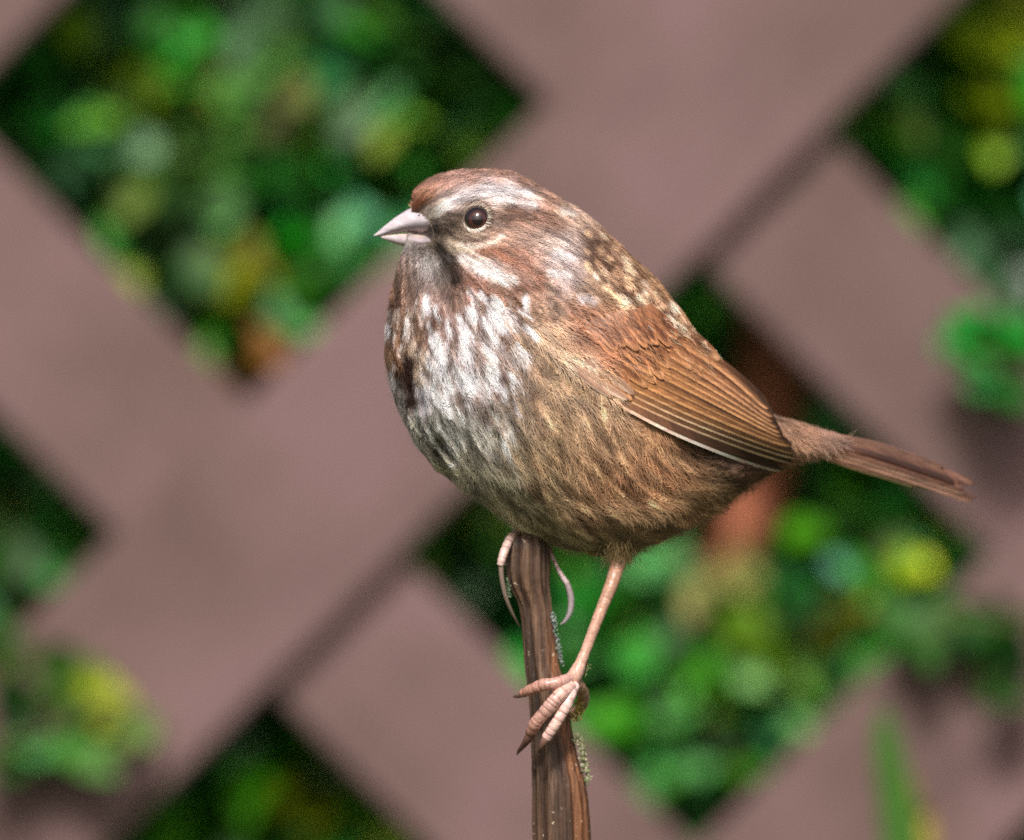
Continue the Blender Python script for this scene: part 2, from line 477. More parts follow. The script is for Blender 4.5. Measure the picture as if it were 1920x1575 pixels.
for i in range(26):
    x = -2.0 + i * .16 + random.uniform(-.05, .05); y = random.uniform(.95, 1.15)
    pts = catmull([(x, y, -.02), (x + random.uniform(-.06, .06), y, .5), (x + random.uniform(-.12, .12), y - .05, 1.0), (x + random.uniform(-.2, .2), y - .1, 1.7)], 5)
    tube('stem', pts, np.linspace(.013, .004, len(pts)), M_twig, hedge, 7)
core = []
nx, nz = 70, 34
for j in range(nz):
    for i in range(nx):
        x = -2.3 + 4.6 * i / (nx - 1); z = -.02 + 1.85 * j / (nz - 1)
        core.append((x, 1.22 + .09 * vnoise(x * 6 + 50, z * 6 + 50, 3) + (.2 if j == nz - 1 else 0), z))
nb = len(core)
for j in range(nz):
    for i in range(nx):
        x = -2.3 + 4.6 * i / (nx - 1); z = -.02 + 1.85 * j / (nz - 1)
        core.append((x, 1.75, z))
cf = []
for j in range(nz - 1):
    for i in range(nx - 1):
        a = j * nx + i
        cf.append((a, a + 1, a + nx + 1, a + nx)); cf.append((nb + a, nb + a + nx, nb + a + nx + 1, nb + a + 1))
for i in range(nx - 1):
    a = (nz - 1) * nx + i; cf.append((a, a + 1, nb + a + 1, nb + a)); cf.append((i, nb + i, nb + i + 1, i + 1))
for j in range(nz - 1):
    a = j * nx; cf.append((a, a + nx, nb + a + nx, nb + a)); a = j * nx + nx - 1; cf.append((a, nb + a, nb + a + nx, a + nx))
cc = np.tile(lin((34, 52, 24)), (len(core), 1))
o = mesh_np('dense_core', np.array(core), cf, M_leafmass, hedge, cc); o['kind'] = 'stuff'

# reddish brown leaning stake behind the lattice
M_rust = tint_mat('reddish_bark', 0.75, 0.2, 0, 0.25, 60, 0.6, 200)
sk = thing('wooden_stake', 'reddish brown wooden stake leaning in the gap right of the bird, behind the lattice', 'stake')
yy = .575
pp = [W(1475, 420, yy), W(1452, 640, yy), W(1440, 760, yy), W(1418, 900, yy), W(1378, 1010, yy), W(1358, 1110, yy)]
last = W(1300, 1500, yy + .06)
pp += [last, Vector((last.x - .03, .76, .55)), Vector((last.x - .05, .78, -.02))]
pts = catmull(pp, 6)
kk = S * (D + yy) / D
rr = np.interp(np.arange(len(pts)) / 6, range(9), [58 * kk, 66 * kk, 70 * kk, 62 * kk, 68 * kk, 50 * kk, 42 * kk, 50 * kk, 55 * kk])
so = tube('shaft', pts, rr, M_rust, sk, 16, None)
a = so.data.color_attributes.new('tint', 'FLOAT_COLOR', 'POINT')
c4 = np.ones((len(so.data.vertices), 4), np.float32); c4[:, :3] = lin((158, 96, 72)); a.data.foreach_set('color', c4.ravel())

# sprigs poking through to the front of the lattice
M_sprig = flat_mat('green_twig', (80, 92, 48), 0.6, 0.3)
def sprig(label, stempts, leaves):
    s = thing('leafy_sprig', label, 'sprig', 'sprigs growing through the lattice')
    pts = catmull([W(*p) for p in stempts], 6)
    tube('stem', pts, np.linspace(.0022, .0009, len(pts)), M_sprig, s, 7)
    for (px, py, r, c) in leaves:
        put_leaf(px, py, random.uniform(.478, .496), r * 1.25, np.array(c), s, 1.5)
        put_leaf(px + random.gauss(0, r * .4), py + random.gauss(0, r * .4), random.uniform(.478, .496), r * 1.0, np.array(c) * .9, s, 1.5)
sprig('leafy sprig with one yellow leaf over the lower left of the lattice',
      [(-90, 1560, .60), (-60, 1450, .49), (20, 1400, .47), (110, 1370, .455), (200, 1320, .45), (270, 1360, .45)],
      [(199,1305,40,(145,155,45)),(70,1390,40,(95,155,130)),(136,1406,42,(75,135,72)),(30,1315,38,(25,65,14)),(141,1330,34,(70,98,22)),  # bluest leaf has sky gloss painted into its green
       (177,1426,38,(75,112,75)),(222,1386,30,(90,112,72)),(30,1245,36,(75,100,58)),(15,1400,40,(45,85,40)),(90,1300,34,(60,92,40)),(20,1180,34,(50,95,55)),(262,1372,24,(100,125,95)),(110,1240,40,(70,105,60)),(170,1280,40,(85,115,50)),(40,1430,44,(60,100,60)),(230,1330,34,(80,110,60))])
sprig('bluish green leaf cluster against the upper right slat, above the tail',
      [(1990, 800, .60), (1960, 730, .49), (1910, 700, .465), (1840, 660, .455), (1800, 640, .45)],
      [(1845,640,50,(20,132,60)),(1800,665,42,(85,138,115)),(1850,711,46,(55,122,82)),(1900,620,44,(14,110,30)),(1905,740,38,(30,90,30)),(1890,690,36,(30,110,60))])  # bluish cast is sky reflection put into the leaf colours
sprig('dark green leafy sprig crossing the lattice at the right edge, below the tail',
      [(1990, 1120, .60), (1960, 1150, .49), (1900, 1170, .465), (1800, 1160, .455), (1730, 1190, .45)],
      [(1901,1163,46,(8,64,8)),(1786,1145,42,(60,102,55)),(1731,1209,42,(60,102,60)),(1892,1306,38,(50,88,55)),(1855,1255,36,(70,102,62)),(1830,1180,40,(35,80,30)),(1900,1240,36,(30,70,30)),(1690,1160,34,(45,90,40))])

# tall grass leaves at the lower right
def grass(label, rows, rgb, group='tall grass leaves by the fence'):
    pts = np.array([list(W(p[0], p[1], p[2])) + [p[3] * S * (D + p[2]) / D] for p in rows])
    c = catmull(pts, 8)
    V = []; F = []
    for i, q in enumerate(c):
        for s in (-1, 0, 1):
            V.append((q[0] + s * q[3], q[1] + abs(s) * q[3] * .45 * -1, q[2]))
    for i in range(len(c) - 1):
        for k in range(2):
            a = i * 3 + k; F.append((a, a + 1, a + 4, a + 3))
    o = mesh_np('grass_blade', np.array(V), F, leaf_mat('grass_leaf', rgb, 1.0, .4))
    sd = o.modifiers.new('thickness', 'SOLIDIFY'); sd.thickness = 0.0003
    o['label'] = label; o['category'] = 'grass blade'; o['group'] = group
    return o
grass('broad green grass blade rising at the lower right, the taller one', [(1657, 1322, .40, 3), (1660, 1370, .40, 22), (1670, 1440, .40, 30), (1692, 1600, .40, 38), (1730, 2100, .40, 36), (1780, 4500, .36, 28), (1790, 7600, .37, 16)], (66, 112, 36))
grass('narrow yellowing grass blade beside the broad green one', [(1700, 1440, .41, 2), (1714, 1500, .41, 12), (1738, 1590, .41, 18), (1760, 2100, .35, 18), (1800, 4500, .37, 20), (1810, 7500, .38, 12)], (150, 130, 40))

# ------------------------------------------------------------------ bird: torso
ST = [((782,403),(791,452),8),((775,370),(770,465),25),((785,348),(754,480),46),((818,329),(745,505),74),((862,320),(738,530),98),((905,317),(732,556),114),((950,322),(727,588),124),
      ((990,338),(724,620),134),((1030,362),(722,655),146),((1075,388),(726,695),158),((1115,418),(736,738),170),((1155,453),(756,788),182),((1195,490),(785,838),192),
      ((1232,528),(822,880),198),((1262,568),(866,915),202),((1292,608),(915,950),200),((1330,652),(965,985),192),((1365,690),(1020,1014),180),((1398,723),(1082,1034),165),
      ((1425,750),(1150,1040),148),((1448,772),(1225,1018),128),((1466,782),(1300,985),106),((1482,787),(1365,940),84),((1502,793),(1425,898),62),((1528,800),(1485,872),44),((1562,813),(1545,856),26),((1600,827),(1592,854),8)]
def yc_of(px):
    return np.interp(px, [700, 900, 1100, 1500, 1850], [-0.001, 0.0, 0.003, 0.012, 0.024])
rows = np.array([[a[0], a[1], b[0], b[1], d] for a, b, d in ST], float)
SP = catmull(rows, 6)
NT = 80
TV = []
for r in SP:
    cx, cy = (r[0] + r[2]) / 2, (r[1] + r[3]) / 2
    ax, ay = (r[0] - r[2]) / 2, (r[1] - r[3]) / 2
    for k in range(NT):
        th = 2 * math.pi * k / NT
        c, s = math.cos(th), math.sin(th)
        px, py = cx + ax * c, cy + ay * c
        s2 = math.copysign(abs(s) ** 0.9, s)
        y = yc_of(cx) - r[4] * S * s2
        TV.append((px, py, y))
TV = np.array(TV)
nS = len(SP)
BUMPS = [(930,455,60,1.9),(905,385,38,.9),(845,425,22,-.9),(838,520,26,-1.6),(1060,560,45,-.9),(1215,660,110,1.6),(1090,850,110,1.6),(1330,865,55,-2.2),(1400,862,40,-2.4),
         (860,650,80,.8),(930,530,30,.5),(1000,500,50,.6),(980,880,60,.6),(1180,970,70,.8),(800,480,24,-.4),(893,409,17,-.4),(893,372,14,.4)]
_f = 1 - .86 * np.exp(-((TV[:, 0] - 774) / 46) ** 2 - ((TV[:, 1] - 424) / 42) ** 2)
_f *= 1 - .62 * np.exp(-((TV[:, 0] - 792) / 30) ** 2 - ((TV[:, 1] - 450) / 20) ** 2)
TV[:, 2] = yc_of(TV[:, 0]) + (TV[:, 2] - yc_of(TV[:, 0])) * _f
tv3 = np.array([W(*p) for p in TV])
# normals for displacement
def grid_normals(V):
    G = V.reshape(nS, NT, 3)
    du = np.gradient(G, axis=0); dv = np.roll(G, -1, 1) - np.roll(G, 1, 1)
    n = np.cross(du, dv); n /= np.linalg.norm(n, axis=2, keepdims=True) + 1e-12
    c = G.mean(axis=1, keepdims=True)
    sgn = np.sign(((G - c) * n).sum(2).mean())
    return (n * sgn).reshape(-1, 3)
Nn = grid_normals(tv3)
ppx, ppy = to_px(tv3)
disp = np.zeros(len(tv3))
for bx, by, br, ba in BUMPS:
    disp += ba * .001 * np.exp(-((ppx - bx) ** 2 + (ppy - by) ** 2) / (2 * (br * .75) ** 2))
disp += .0005 * (vnoise(ppx / 34, ppy / 34 + (Nn[:, 1] > 0) * 9, 5) - .5) * 2
disp *= np.clip(np.abs(Nn[:, 1]) * 1.6, 0, 1)
tv3 = tv3 + Nn * disp[:, None]
TF = []
for i in range(nS - 1):
    for k in range(NT):
        TF.append((i * NT + k, i * NT + (k + 1) % NT, (i + 1) * NT + (k + 1) % NT, (i + 1) * NT + k))
TF.append(tuple(range(NT))[::-1]); TF.append(tuple((nS - 1) * NT + k for k in range(NT)))
bvh = BVHTree.FromPolygons([tuple(v) for v in tv3], TF)
EYE = Vector((0, -D, ZC))
def hit(px, py):
    d = (W(px, py, 0) - EYE).normalized()
    loc, nor, idx, dist = bvh.ray_cast(EYE, d)
    if loc is None: return None, None
    if nor.y > 0: nor = -nor
    return loc, nor

# ------------------------------------------------------------------ plumage maps (a painted guide in the bird's side view)
# x, y, flow dx, dy, feather length, rgb
AN = [
# crown and forehead
(765,375,.75,-.75,16,(120,75,55)),(785,350,.75,-.6,18,(152,110,88)),(800,365,.7,-.6,18,(146,94,60)),(820,345,.9,-.4,22,(176,130,110)),(860,335,1,-.15,24,(186,142,126)),(905,330,1,.05,26,(176,132,114)),
(950,335,1,.25,28,(168,122,100)),(990,350,1,.45,28,(138,98,76)),(1030,375,1,.6,28,(160,120,98)),
# supercilium
(815,398,.8,-.6,15,(228,205,185)),(840,380,.9,-.5,17,(205,180,172)),(870,365,1,-.2,20,(222,208,206)),(910,355,1,0,24,(236,228,228)),(950,358,1,.2,26,(232,224,224)),(990,375,1,.35,28,(215,195,188)),
(870,385,.9,-.35,13,(170,145,135)),(905,378,1,-.1,14,(180,155,140)),(930,385,1,.15,20,(190,165,155)),
# lores, gape
(815,420,.8,.0,9,(72,58,52)),(840,410,.7,-.1,10,(92,74,62)),(845,430,.6,.4,10,(76,62,50)),(830,445,.7,.5,10,(92,78,62)),(862,405,.4,.3,9,(90,74,60)),(865,440,.7,.5,10,(140,118,98)),(850,460,.7,.6,14,(170,150,125)),(870,470,.8,.5,16,(160,130,105)),
(820,462,.6,.7,12,(150,130,105)),
# behind the eye
(925,405,1,.1,16,(150,122,104)),(950,402,1,.12,22,(104,74,56)),(980,405,1,.2,26,(128,84,62)),(1015,410,1,.3,28,(158,114,92)),(1045,420,1,.45,28,(170,125,100)),
(900,445,1,.2,14,(175,148,128)),(930,440,1,.3,20,(160,122,100)),(960,440,1,.35,24,(178,138,116)),(995,445,1,.4,26,(188,152,132)),(1030,450,1,.5,28,(205,178,164)),(1065,455,1,.6,30,(196,172,164)),(1095,450,.9,.7,30,(195,170,155)),
(905,465,.9,.45,20,(155,112,86)),(940,475,.9,.5,22,(128,80,52)),(975,480,.9,.5,24,(142,92,66)),(1010,490,.9,.5,26,(180,140,122)),(1045,490,.9,.55,28,(200,178,172)),(1080,500,.8,.6,30,(188,164,158)),(1060,525,.8,.6,30,(196,172,168)),(1115,500,.8,.7,34,(150,120,95)),
# malar, throat
(880,492,.85,.65,20,(228,200,186)),(915,510,.85,.6,22,(238,216,208)),(950,528,.85,.6,24,(215,180,168)),(985,520,.9,.6,24,(170,122,100)),(1020,535,.9,.6,28,(165,128,108)),
(845,490,.7,.8,18,(84,68,60)),(865,515,.6,.85,24,(132,96,78)),(900,540,.7,.8,26,(146,100,76)),(940,555,.75,.75,28,(150,105,80)),(985,560,.8,.75,30,(160,120,96)),
(785,470,.1,1,14,(160,148,140)),(810,480,.15,1,16,(120,112,106)),(800,505,.05,1,20,(168,160,156)),(835,520,.2,1,20,(66,56,50)),(770,500,-.1,1,18,(140,118,108)),(755,520,-.15,1,22,(140,108,92)),(790,535,0,1,24,(130,108,100)),(830,545,.2,1,26,(122,98,88)),(870,560,.45,.95,30,(138,104,88)),  # darkest throat points: shade under the cheek, put into the colour
# breast
(745,560,-.1,1,30,(128,95,74)),(780,575,0,1,34,(150,122,108)),(820,580,.1,1,36,(160,130,120)),(860,595,.3,1,38,(150,118,104)),(905,600,.4,1,40,(168,138,124)),(950,600,.55,1,40,(158,122,102)),(1000,600,.8,.8,44,(158,124,98)),
(732,610,0,1,34,(135,100,76)),(765,620,.02,1,40,(150,120,95)),(800,630,.08,1,44,(158,128,112)),(840,640,.2,1,46,(176,150,140)),(885,650,.35,1,48,(182,158,148)),(930,655,.5,1,48,(178,152,140)),(975,655,.65,.95,50,(165,134,112)),
(728,670,.05,1,36,(140,108,80)),(750,690,.1,1,42,(135,104,76)),(790,690,.15,1,48,(168,146,122)),(830,700,.25,1,50,(205,190,184)),(880,705,.4,1,52,(196,180,176)),(930,715,.5,1,52,(178,158,150)),(985,720,.55,1,54,(158,130,106)),
(740,730,.2,1,38,(190,178,168)),(775,760,.3,1,46,(178,168,160)),(820,770,.4,1,52,(196,186,182)),(870,770,.45,1,54,(186,176,170)),(930,780,.5,1,56,(168,152,138)),(985,790,.5,1,58,(152,128,100)),
(800,810,.5,1,46,(160,156,140)),(850,830,.55,1,54,(166,164,150)),(905,840,.55,1,58,(164,158,142)),(960,850,.55,1,60,(150,134,108)),
(850,885,.7,.9,50,(150,142,112)),(900,900,.65,.9,56,(150,144,118)),(950,920,.65,.9,58,(148,140,112)),(940,960,.8,.75,46,(146,136,104)),(990,960,.75,.8,54,(142,130,98)),(1000,1000,.9,.5,40,(140,130,92)),(1050,1015,1,.3,42,(136,128,88)),(1100,1030,1,.2,40,(130,120,80)),  # olive belly tone: shade and green bounce light put into the colour
# flank
(1020,640,.9,.6,58,(178,148,118)),(1060,640,.95,.5,60,(172,136,104)),(1080,680,.95,.6,62,(196,170,144)),(1030,700,.6,.9,62,(164,134,104)),(1080,740,.6,.9,66,(168,134,98)),(1040,780,.45,1,66,(156,124,90)),(1110,790,.5,1,70,(180,144,106)),(1020,860,.5,1,64,(150,126,90)),
(1080,860,.5,1,70,(170,132,92)),(1150,830,.5,.95,72,(182,140,100)),(1220,850,.5,.95,66,(180,130,84)),(1180,900,.65,.85,74,(172,120,76)),(1240,910,.75,.7,66,(172,120,72)),(1110,920,.6,.9,70,(150,112,76)),(1050,930,.65,.8,62,(138,116,84)),
(1290,890,.8,.6,54,(150,104,64)),(1280,940,.95,.4,56,(152,112,72)),(1200,970,.9,.5,64,(156,120,80)),(1130,980,.85,.6,60,(126,98,66)),(1080,985,.85,.55,54,(128,106,76)),(1240,1000,1,.15,50,(146,118,80)),(1170,1020,.9,.5,46,(122,104,66)),(1130,1035,.8,.7,34,(110,100,58)),
(1330,850,.9,.4,40,(82,58,40)),(1380,870,1,.2,38,(86,60,42)),(1430,880,1,.1,34,(100,70,50)),(1330,920,1,.1,46,(120,90,54)),(1370,920,1,-.1,40,(108,84,48)),(1320,965,1,-.1,44,(140,108,66)),(1420,900,1,-.1,34,(120,84,58)),  # dark points below the wing edge: its shadow painted into the plumage
(1465,870,1,.0,30,(160,112,74)),(1490,860,1,.1,28,(172,126,88)),(1510,840,1,.2,34,(184,138,104)),(1480,800,.9,.6,28,(176,132,100)),(1530,825,1,.25,44,(190,142,112)),(1570,840,1,.28,50,(186,144,122)),
# nape, mantle, scapulars
(1070,400,.9,.7,28,(180,148,128)),(1100,425,.85,.75,30,(196,164,142)),(1130,450,.8,.8,34,(168,134,108)),(1160,475,.75,.85,38,(176,136,104)),(1200,510,.75,.85,44,(176,136,96)),(1240,550,.7,.9,48,(170,128,88)),(1280,600,.7,.95,50,(170,128,88)),(1320,645,.75,.9,50,(166,120,80)),
(1150,520,.75,.85,42,(164,128,96)),(1190,555,.75,.85,48,(176,138,98)),(1235,600,.75,.85,50,(176,138,98)),(1270,645,.8,.85,52,(180,132,92)),(1100,540,.8,.75,44,(156,124,100)),(1140,575,.8,.8,50,(162,124,94)),(1180,610,.8,.8,52,(168,124,90)),
(1050,570,.9,.65,48,(158,126,106)),(1095,590,.85,.7,50,(184,134,104)),(1110,625,.85,.75,50,(172,110,74)),(1150,640,.85,.75,50,(180,116,72)),(1090,655,.9,.6,50,(172,120,86)),(1220,650,.85,.75,50,(180,126,84)),
(1360,690,.75,.9,44,(150,108,74)),(1410,735,.75,.9,40,(150,110,80)),(1445,770,.8,.8,34,(160,118,88)),
]
AN = [a for a in AN]
AX = np.array([[a[0], a[1]] for a in AN], float)
AD = np.array([[a[2], a[3]] for a in AN], float); AD /= np.linalg.norm(AD, axis=1, keepdims=True)
AL = np.array([a[4] for a in AN], float)
AC = np.array([lin(a[5]) for a in AN])
RX0, RY0, RS = 640, 270, 2.0
gx, gy = np.meshgrid(np.arange(RX0, 1700, RS), np.arange(RY0, 1110, RS))
_wa = 3.5 + 3.5 * np.clip((gy - 500) / 80, 0, 1)
wx = gx + _wa * (vnoise(gx / 13, gy / 13, 1) - .5) * 2
wy = gy + _wa * (vnoise(gx / 13, gy / 13, 2) - .5) * 2
numC = np.zeros(gx.shape + (3,)); numD = np.zeros(gx.shape + (2,)); numL = np.zeros(gx.shape); den = np.zeros(gx.shape); denD = np.zeros(gx.shape)
nearest = np.array([np.sort(np.linalg.norm(AX - a, axis=1))[1:4].mean() for a in AX])
for i in range(len(AX)):
    d2 = (wx - AX[i, 0]) ** 2 + (wy - AX[i, 1]) ** 2
    w = np.exp(-d2 / (2 * (nearest[i] * .42) ** 2)) + 1e-5 / (1 + d2 / 400)
    numC += w[..., None] * AC[i]; den += w
    d2 = (gx - AX[i, 0]) ** 2 + (gy - AX[i, 1]) ** 2
    w = np.exp(-d2 / (2 * (nearest[i] * .7) ** 2)) + 1e-5 / (1 + d2 / 400)
    numD += w[..., None] * AD[i]; numL += w * AL[i]; denD += w
PAINT = numC / den[..., None]
FLOW = numD / (np.linalg.norm(numD, axis=2, keepdims=True) + 1e-9)
LEN = numL / denD

def samp(R, px, py):
    i = np.clip((px - RX0) / RS, 0, R.shape[1] - 1.001); j = np.clip((py - RY0) / RS, 0, R.shape[0] - 1.001)
    i0 = i.astype(int); j0 = j.astype(int); fi = i - i0; fj = j - j0
    if R.ndim == 3: fi = fi[..., None]; fj = fj[..., None]
    return (R[j0, i0] * (1 - fi) + R[j0, i0 + 1] * fi) * (1 - fj) + (R[j0 + 1, i0] * (1 - fi) + R[j0 + 1, i0 + 1] * fi) * fj

def seg_dist(px, py, pts, hw=0):
    best = np.full(px.shape, 1e9)
    nn = len(pts) - 1
    tot = 0
    for (a, b) in zip(pts[:-1], pts[1:]):
        ax, ay = a; bx, by = b
        vx, vy = bx - ax, by - ay
        t = np.clip(((px - ax) * vx + (py - ay) * vy) / (vx * vx + vy * vy + 1e-9), 0, 1)
        g = (tot + t) / nn; tot += 1
        best = np.minimum(best, np.hypot(px - ax - t * vx, py - ay - t * vy) + hw * (.75 * np.clip(g - .35, 0, 1) ** 1.5 + .4 * np.clip(.3 - g, 0, 1)))
    return best
WH = (246, 240, 242)
STK = [
([(800,404),(822,396),(838,382)],8,(238,222,205),.85),([(838,384),(862,371),(900,360),(950,354),(990,360)],6.5,(240,230,230),.6),([(930,372),(965,378),(1000,382)],5,(225,208,200),.6),
([(775,388),(796,378)],5,(150,80,35),.7),([(930,402),(985,402),(1035,410)],8,(122,86,66),.65),([(905,466),(935,476),(985,496),(1015,520)],9,(138,86,58),.75),
([(862,458),(885,464),(915,458),(942,444)],4,(222,200,182),.75),([(878,448),(893,452),(912,444)],3,(70,54,44),.7),([(868,484),(900,502),(945,524),(960,530)],9,(244,228,220),.75),
([(852,502),(890,532),(950,546),(1010,538)],8,(142,92,70),.7),([(824,466),(848,498),(856,526)],9,(44,34,28),.9),([(840,455),(860,468),(875,476)],4,(190,172,150),.6),  # darkest stroke is a painted shadow below the gape
([(1040,480),(1075,485)],7,(232,218,218),.6),([(1030,512),(1068,520)],6,(232,216,216),.6),([(1055,395),(1075,402)],6,(240,228,215),.5),([(1090,560),(1112,566)],8,(236,220,216),.7),  # last stroke paints a highlight on the shoulder
# white breast spots
([(803,560),(800,588)],7,WH,.75),([(883,580),(887,606)],8,WH,.8),([(926,562),(936,580)],9,WH,.85),([(924,590),(940,618)],11,WH,.95),([(985,560),(988,582)],5,WH,.8),([(866,620),(872,642)],9,WH,.75),
([(818,636),(830,700)],10,WH,.95),([(866,645),(886,680)],9,WH,.8),([(908,640),(920,664)],8,WH,.75),([(964,660),(986,688)],8,(232,220,212),.7),([(918,690),(934,722)],10,WH,.9),([(868,704),(884,732)],11,WH,.9),
([(830,700),(848,736)],11,WH,.85),([(733,704),(738,728)],4,WH,.8),([(724,612),(725,638)],4,WH,.8),([(793,735),(800,772)],8,(232,226,232),.8),([(764,600),(761,632)],5,(225,212,205),.7),([(745,585),(742,606)],4,(220,200,185),.6),
([(775,640),(778,668)],4,(215,196,176),.6),([(832,750),(846,780)],8,(222,216,212),.7),([(900,730),(914,756)],7,(214,204,200),.6),([(850,590),(852,610)],4,(215,196,190),.5),([(952,600),(962,622)],5,(210,185,170),.5),
([(845,800),(862,830)],8,(205,202,192),.6),([(905,800),(925,830)],8,(200,192,180),.5),([(815,720),(822,752)],6,(236,230,228),.6),
# dark streaks
([(764,680),(766,712),(772,756)],12,(46,27,20),1.0),([(746,640),(748,705)],5,(92,60,38),.7),([(784,600),(786,650)],5,(105,74,52),.65),([(738,560),(735,600)],5,(95,66,48),.6),([(848,595),(858,640)],6,(118,84,72),.7),
([(845,650),(850,690)],4,(96,72,54),.8),([(898,612),(912,645)],6,(120,84,68),.65),([(894,668),(906,700)],6,(116,86,66),.7),([(948,630),(960,680)],6,(128,94,72),.6),([(856,738),(872,775)],6,(104,80,68),.75),
([(895,752),(912,795)],7,(88,66,54),.75),([(952,755),(966,820)],7,(84,62,46),.7),([(808,780),(822,828)],5,(62,66,48),.75),([(845,790),(864,832)],5,(58,62,44),.65),([(882,830),(902,872)],6,(74,70,52),.7),([(935,850),(950,890)],6,(86,74,52),.6),
([(780,790),(792,812)],4,(80,80,62),.6),([(1004,740),(1020,820)],7,(122,88,58),.6),([(992,870),(1012,925)],7,(90,74,50),.65),([(1056,890),(1088,955)],8,(98,74,46),.6),([(1085,965),(1122,1015)],7,(78,58,38),.65),([(1176,905),(1210,960)],9,(98,62,38),.65),
([(1040,820),(1058,880)],7,(120,90,58),.5),([(1120,860),(1150,920)],8,(130,88,52),.5),([(1010,960),(1045,1000)],6,(104,92,62),.5),([(1235,870),(1260,920)],8,(140,88,46),.5),([(1150,1000),(1190,1020)],6,(82,66,42),.5),
([(1088,640),(1110,650)],8,(128,86,62),.4),([(1140,630),(1165,650)],9,(128,84,60),.5),
]
def lic(img, n):
    acc_ = img.copy(); wsum = 1.0
    for sgn in (1, -1):
        X = gx.astype(float).copy(); Y = gy.astype(float).copy()
        for k in range(n):
            f_ = samp(FLOW, X, Y); X += sgn * f_[..., 0] * RS; Y += sgn * f_[..., 1] * RS
            w_ = 1 - k / n; acc_ += samp(img, X, Y) * w_; wsum += w_
    o_ = acc_ / wsum
    return (o_ - o_.mean()) / o_.std()
LICF = lic(rng.random(gx.shape), 9)
_c = vnoise(gx / 7, gy / 7, 31)
LICC = lic(_c, 16)
def lattice(poly, ang, su, sv, hw0, ln0, cols, al0, jit=.2):
    global PAINT
    ca, sa = math.cos(math.radians(ang)), math.sin(math.radians(ang))
    cx0 = np.mean([p[0] for p in poly]); cy0 = np.mean([p[1] for p in poly])
    for i in range(-16, 17):
        for j in range(-22, 23):
            u = i * su + (su / 2 if j % 2 else 0) + random.gauss(0, su * jit); v = j * sv + random.gauss(0, sv * jit)
            x = cx0 + u * ca - v * sa; y = cy0 + u * sa + v * ca
            if not inside(np.array(x), np.array(y), poly): continue
            f_ = samp(FLOW, np.array([x]), np.array([y]))[0]
            ln_ = ln0 * random.uniform(.7, 1.3); hw_ = hw0 * random.uniform(.65, 1.25)
            cc0 = cols(x, y)
            d = seg_dist(wx, wy, [(x - f_[0] * ln_, y - f_[1] * ln_), (x, y), (x + f_[0] * ln_, y + f_[1] * ln_)], hw_ * 1.3)
            a = al0 * random.uniform(.6, 1) * np.clip(1 - (d - hw_ * .5) / (hw_ * .6), 0, 1)
            PAINT = PAINT * (1 - a[..., None]) + lin(cc0) * a[..., None]
BRP = [(728,590),(770,575),(880,560),(985,560),(1005,640),(985,760),(955,860),(900,880),(840,850),(780,790),(735,720)]
lattice([(800,590),(880,560),(985,560),(1005,640),(985,760),(955,860),(900,880),(850,860),(790,790),(780,720),(805,660)], 72, 50, 23, 7.6, 19, lambda x, y: (250,246,248) if y < 770 else (212,208,196), .95)
lattice([(728,590),(775,560),(800,590),(800,680),(770,700),(735,740)], 85, 52, 17, 3.6, 17, lambda x, y: (236,222,214), .85)
lattice([(728,560),(785,560),(800,640),(790,700),(735,720)], 88, 46, 14, 3.4, 20, lambda x, y: random.choice([(70,44,30),(84,56,38)]), .7)
lattice(BRP, 72, 50, 23, 5.4, 23, lambda x, y: random.choice([(84,50,34),(98,60,42),(64,42,32)]) if y < 770 else random.choice([(72,66,50),(64,68,50)]), .9)  # belly streaks turn greenish, with bounce light painted in
lattice([(760,790),(960,850),(1010,960),(1000,1000),(900,930),(820,860)], 58, 60, 26, 6, 27, lambda x, y: (66,62,42), .75)
lattice([(985,640),(1060,740),(1150,780),(1280,850),(1310,940),(1200,1020),(1060,1000),(960,900),(960,760)], 58, 84, 34, 8.5, 42, lambda x, y: random.choice([(92,56,34),(106,66,40),(80,52,34)]), .55)
lattice([(985,640),(1060,740),(1150,780),(1280,850),(1310,940),(1200,1020),(1060,1000),(960,900),(960,760)], 58, 80, 30, 6, 34, lambda x, y: (214,176,126), .34)
MP = [(1085,425),(1120,432),(1190,488),(1290,608),(1352,668),(1335,690),(1250,655),(1160,575),(1100,500)]
ins = inside(gx, gy, MP).astype(float)
for _ in range(6): ins = (ins + np.roll(ins, 3, 0) + np.roll(ins, -3, 0) + np.roll(ins, 3, 1) + np.roll(ins, -3, 1)) / 5
PAINT = PAINT * (1 - .78 * ins[..., None]) + lin((104, 70, 52)) * .78 * ins[..., None]
ca, sa = math.cos(math.radians(50)), math.sin(math.radians(50))
for i in range(-2, 16):
    for j in range(-4, 5):
        u = i * 29 + (14 if j % 2 else 0) + random.gauss(0, 3.5); v = j * 19 + random.gauss(0, 2.2)
        x = 1130 + u * ca - v * sa; y = 445 + u * sa + v * ca
        if not inside(np.array(x), np.array(y), MP): continue
        sz = random.uniform(.9, 1.15) * (.65 if i < 2 else 1)
        d = seg_dist(wx, wy, [(x - 6 * ca * sz, y - 6 * sa * sz), (x + 7 * ca * sz, y + 7 * sa * sz)])
        a = random.uniform(.8, 1) * np.clip(1 - (d - 5.2 * sz) / (3.2 * sz), 0, 1)
        cc0 = lin(random.choice([(238, 200, 166), (228, 184, 146), (216, 170, 132), (234, 202, 176)]))
        PAINT = PAINT * (1 - a[..., None]) + cc0 * a[..., None]
BR = [(735,560),(960,560),(1010,640),(1010,800),(960,930),(880,880),(800,820),(735,720)]
FK = [(1000,760),(1130,760),(1290,850),(1300,950),(1180,1020),(1040,1000),(960,900)]
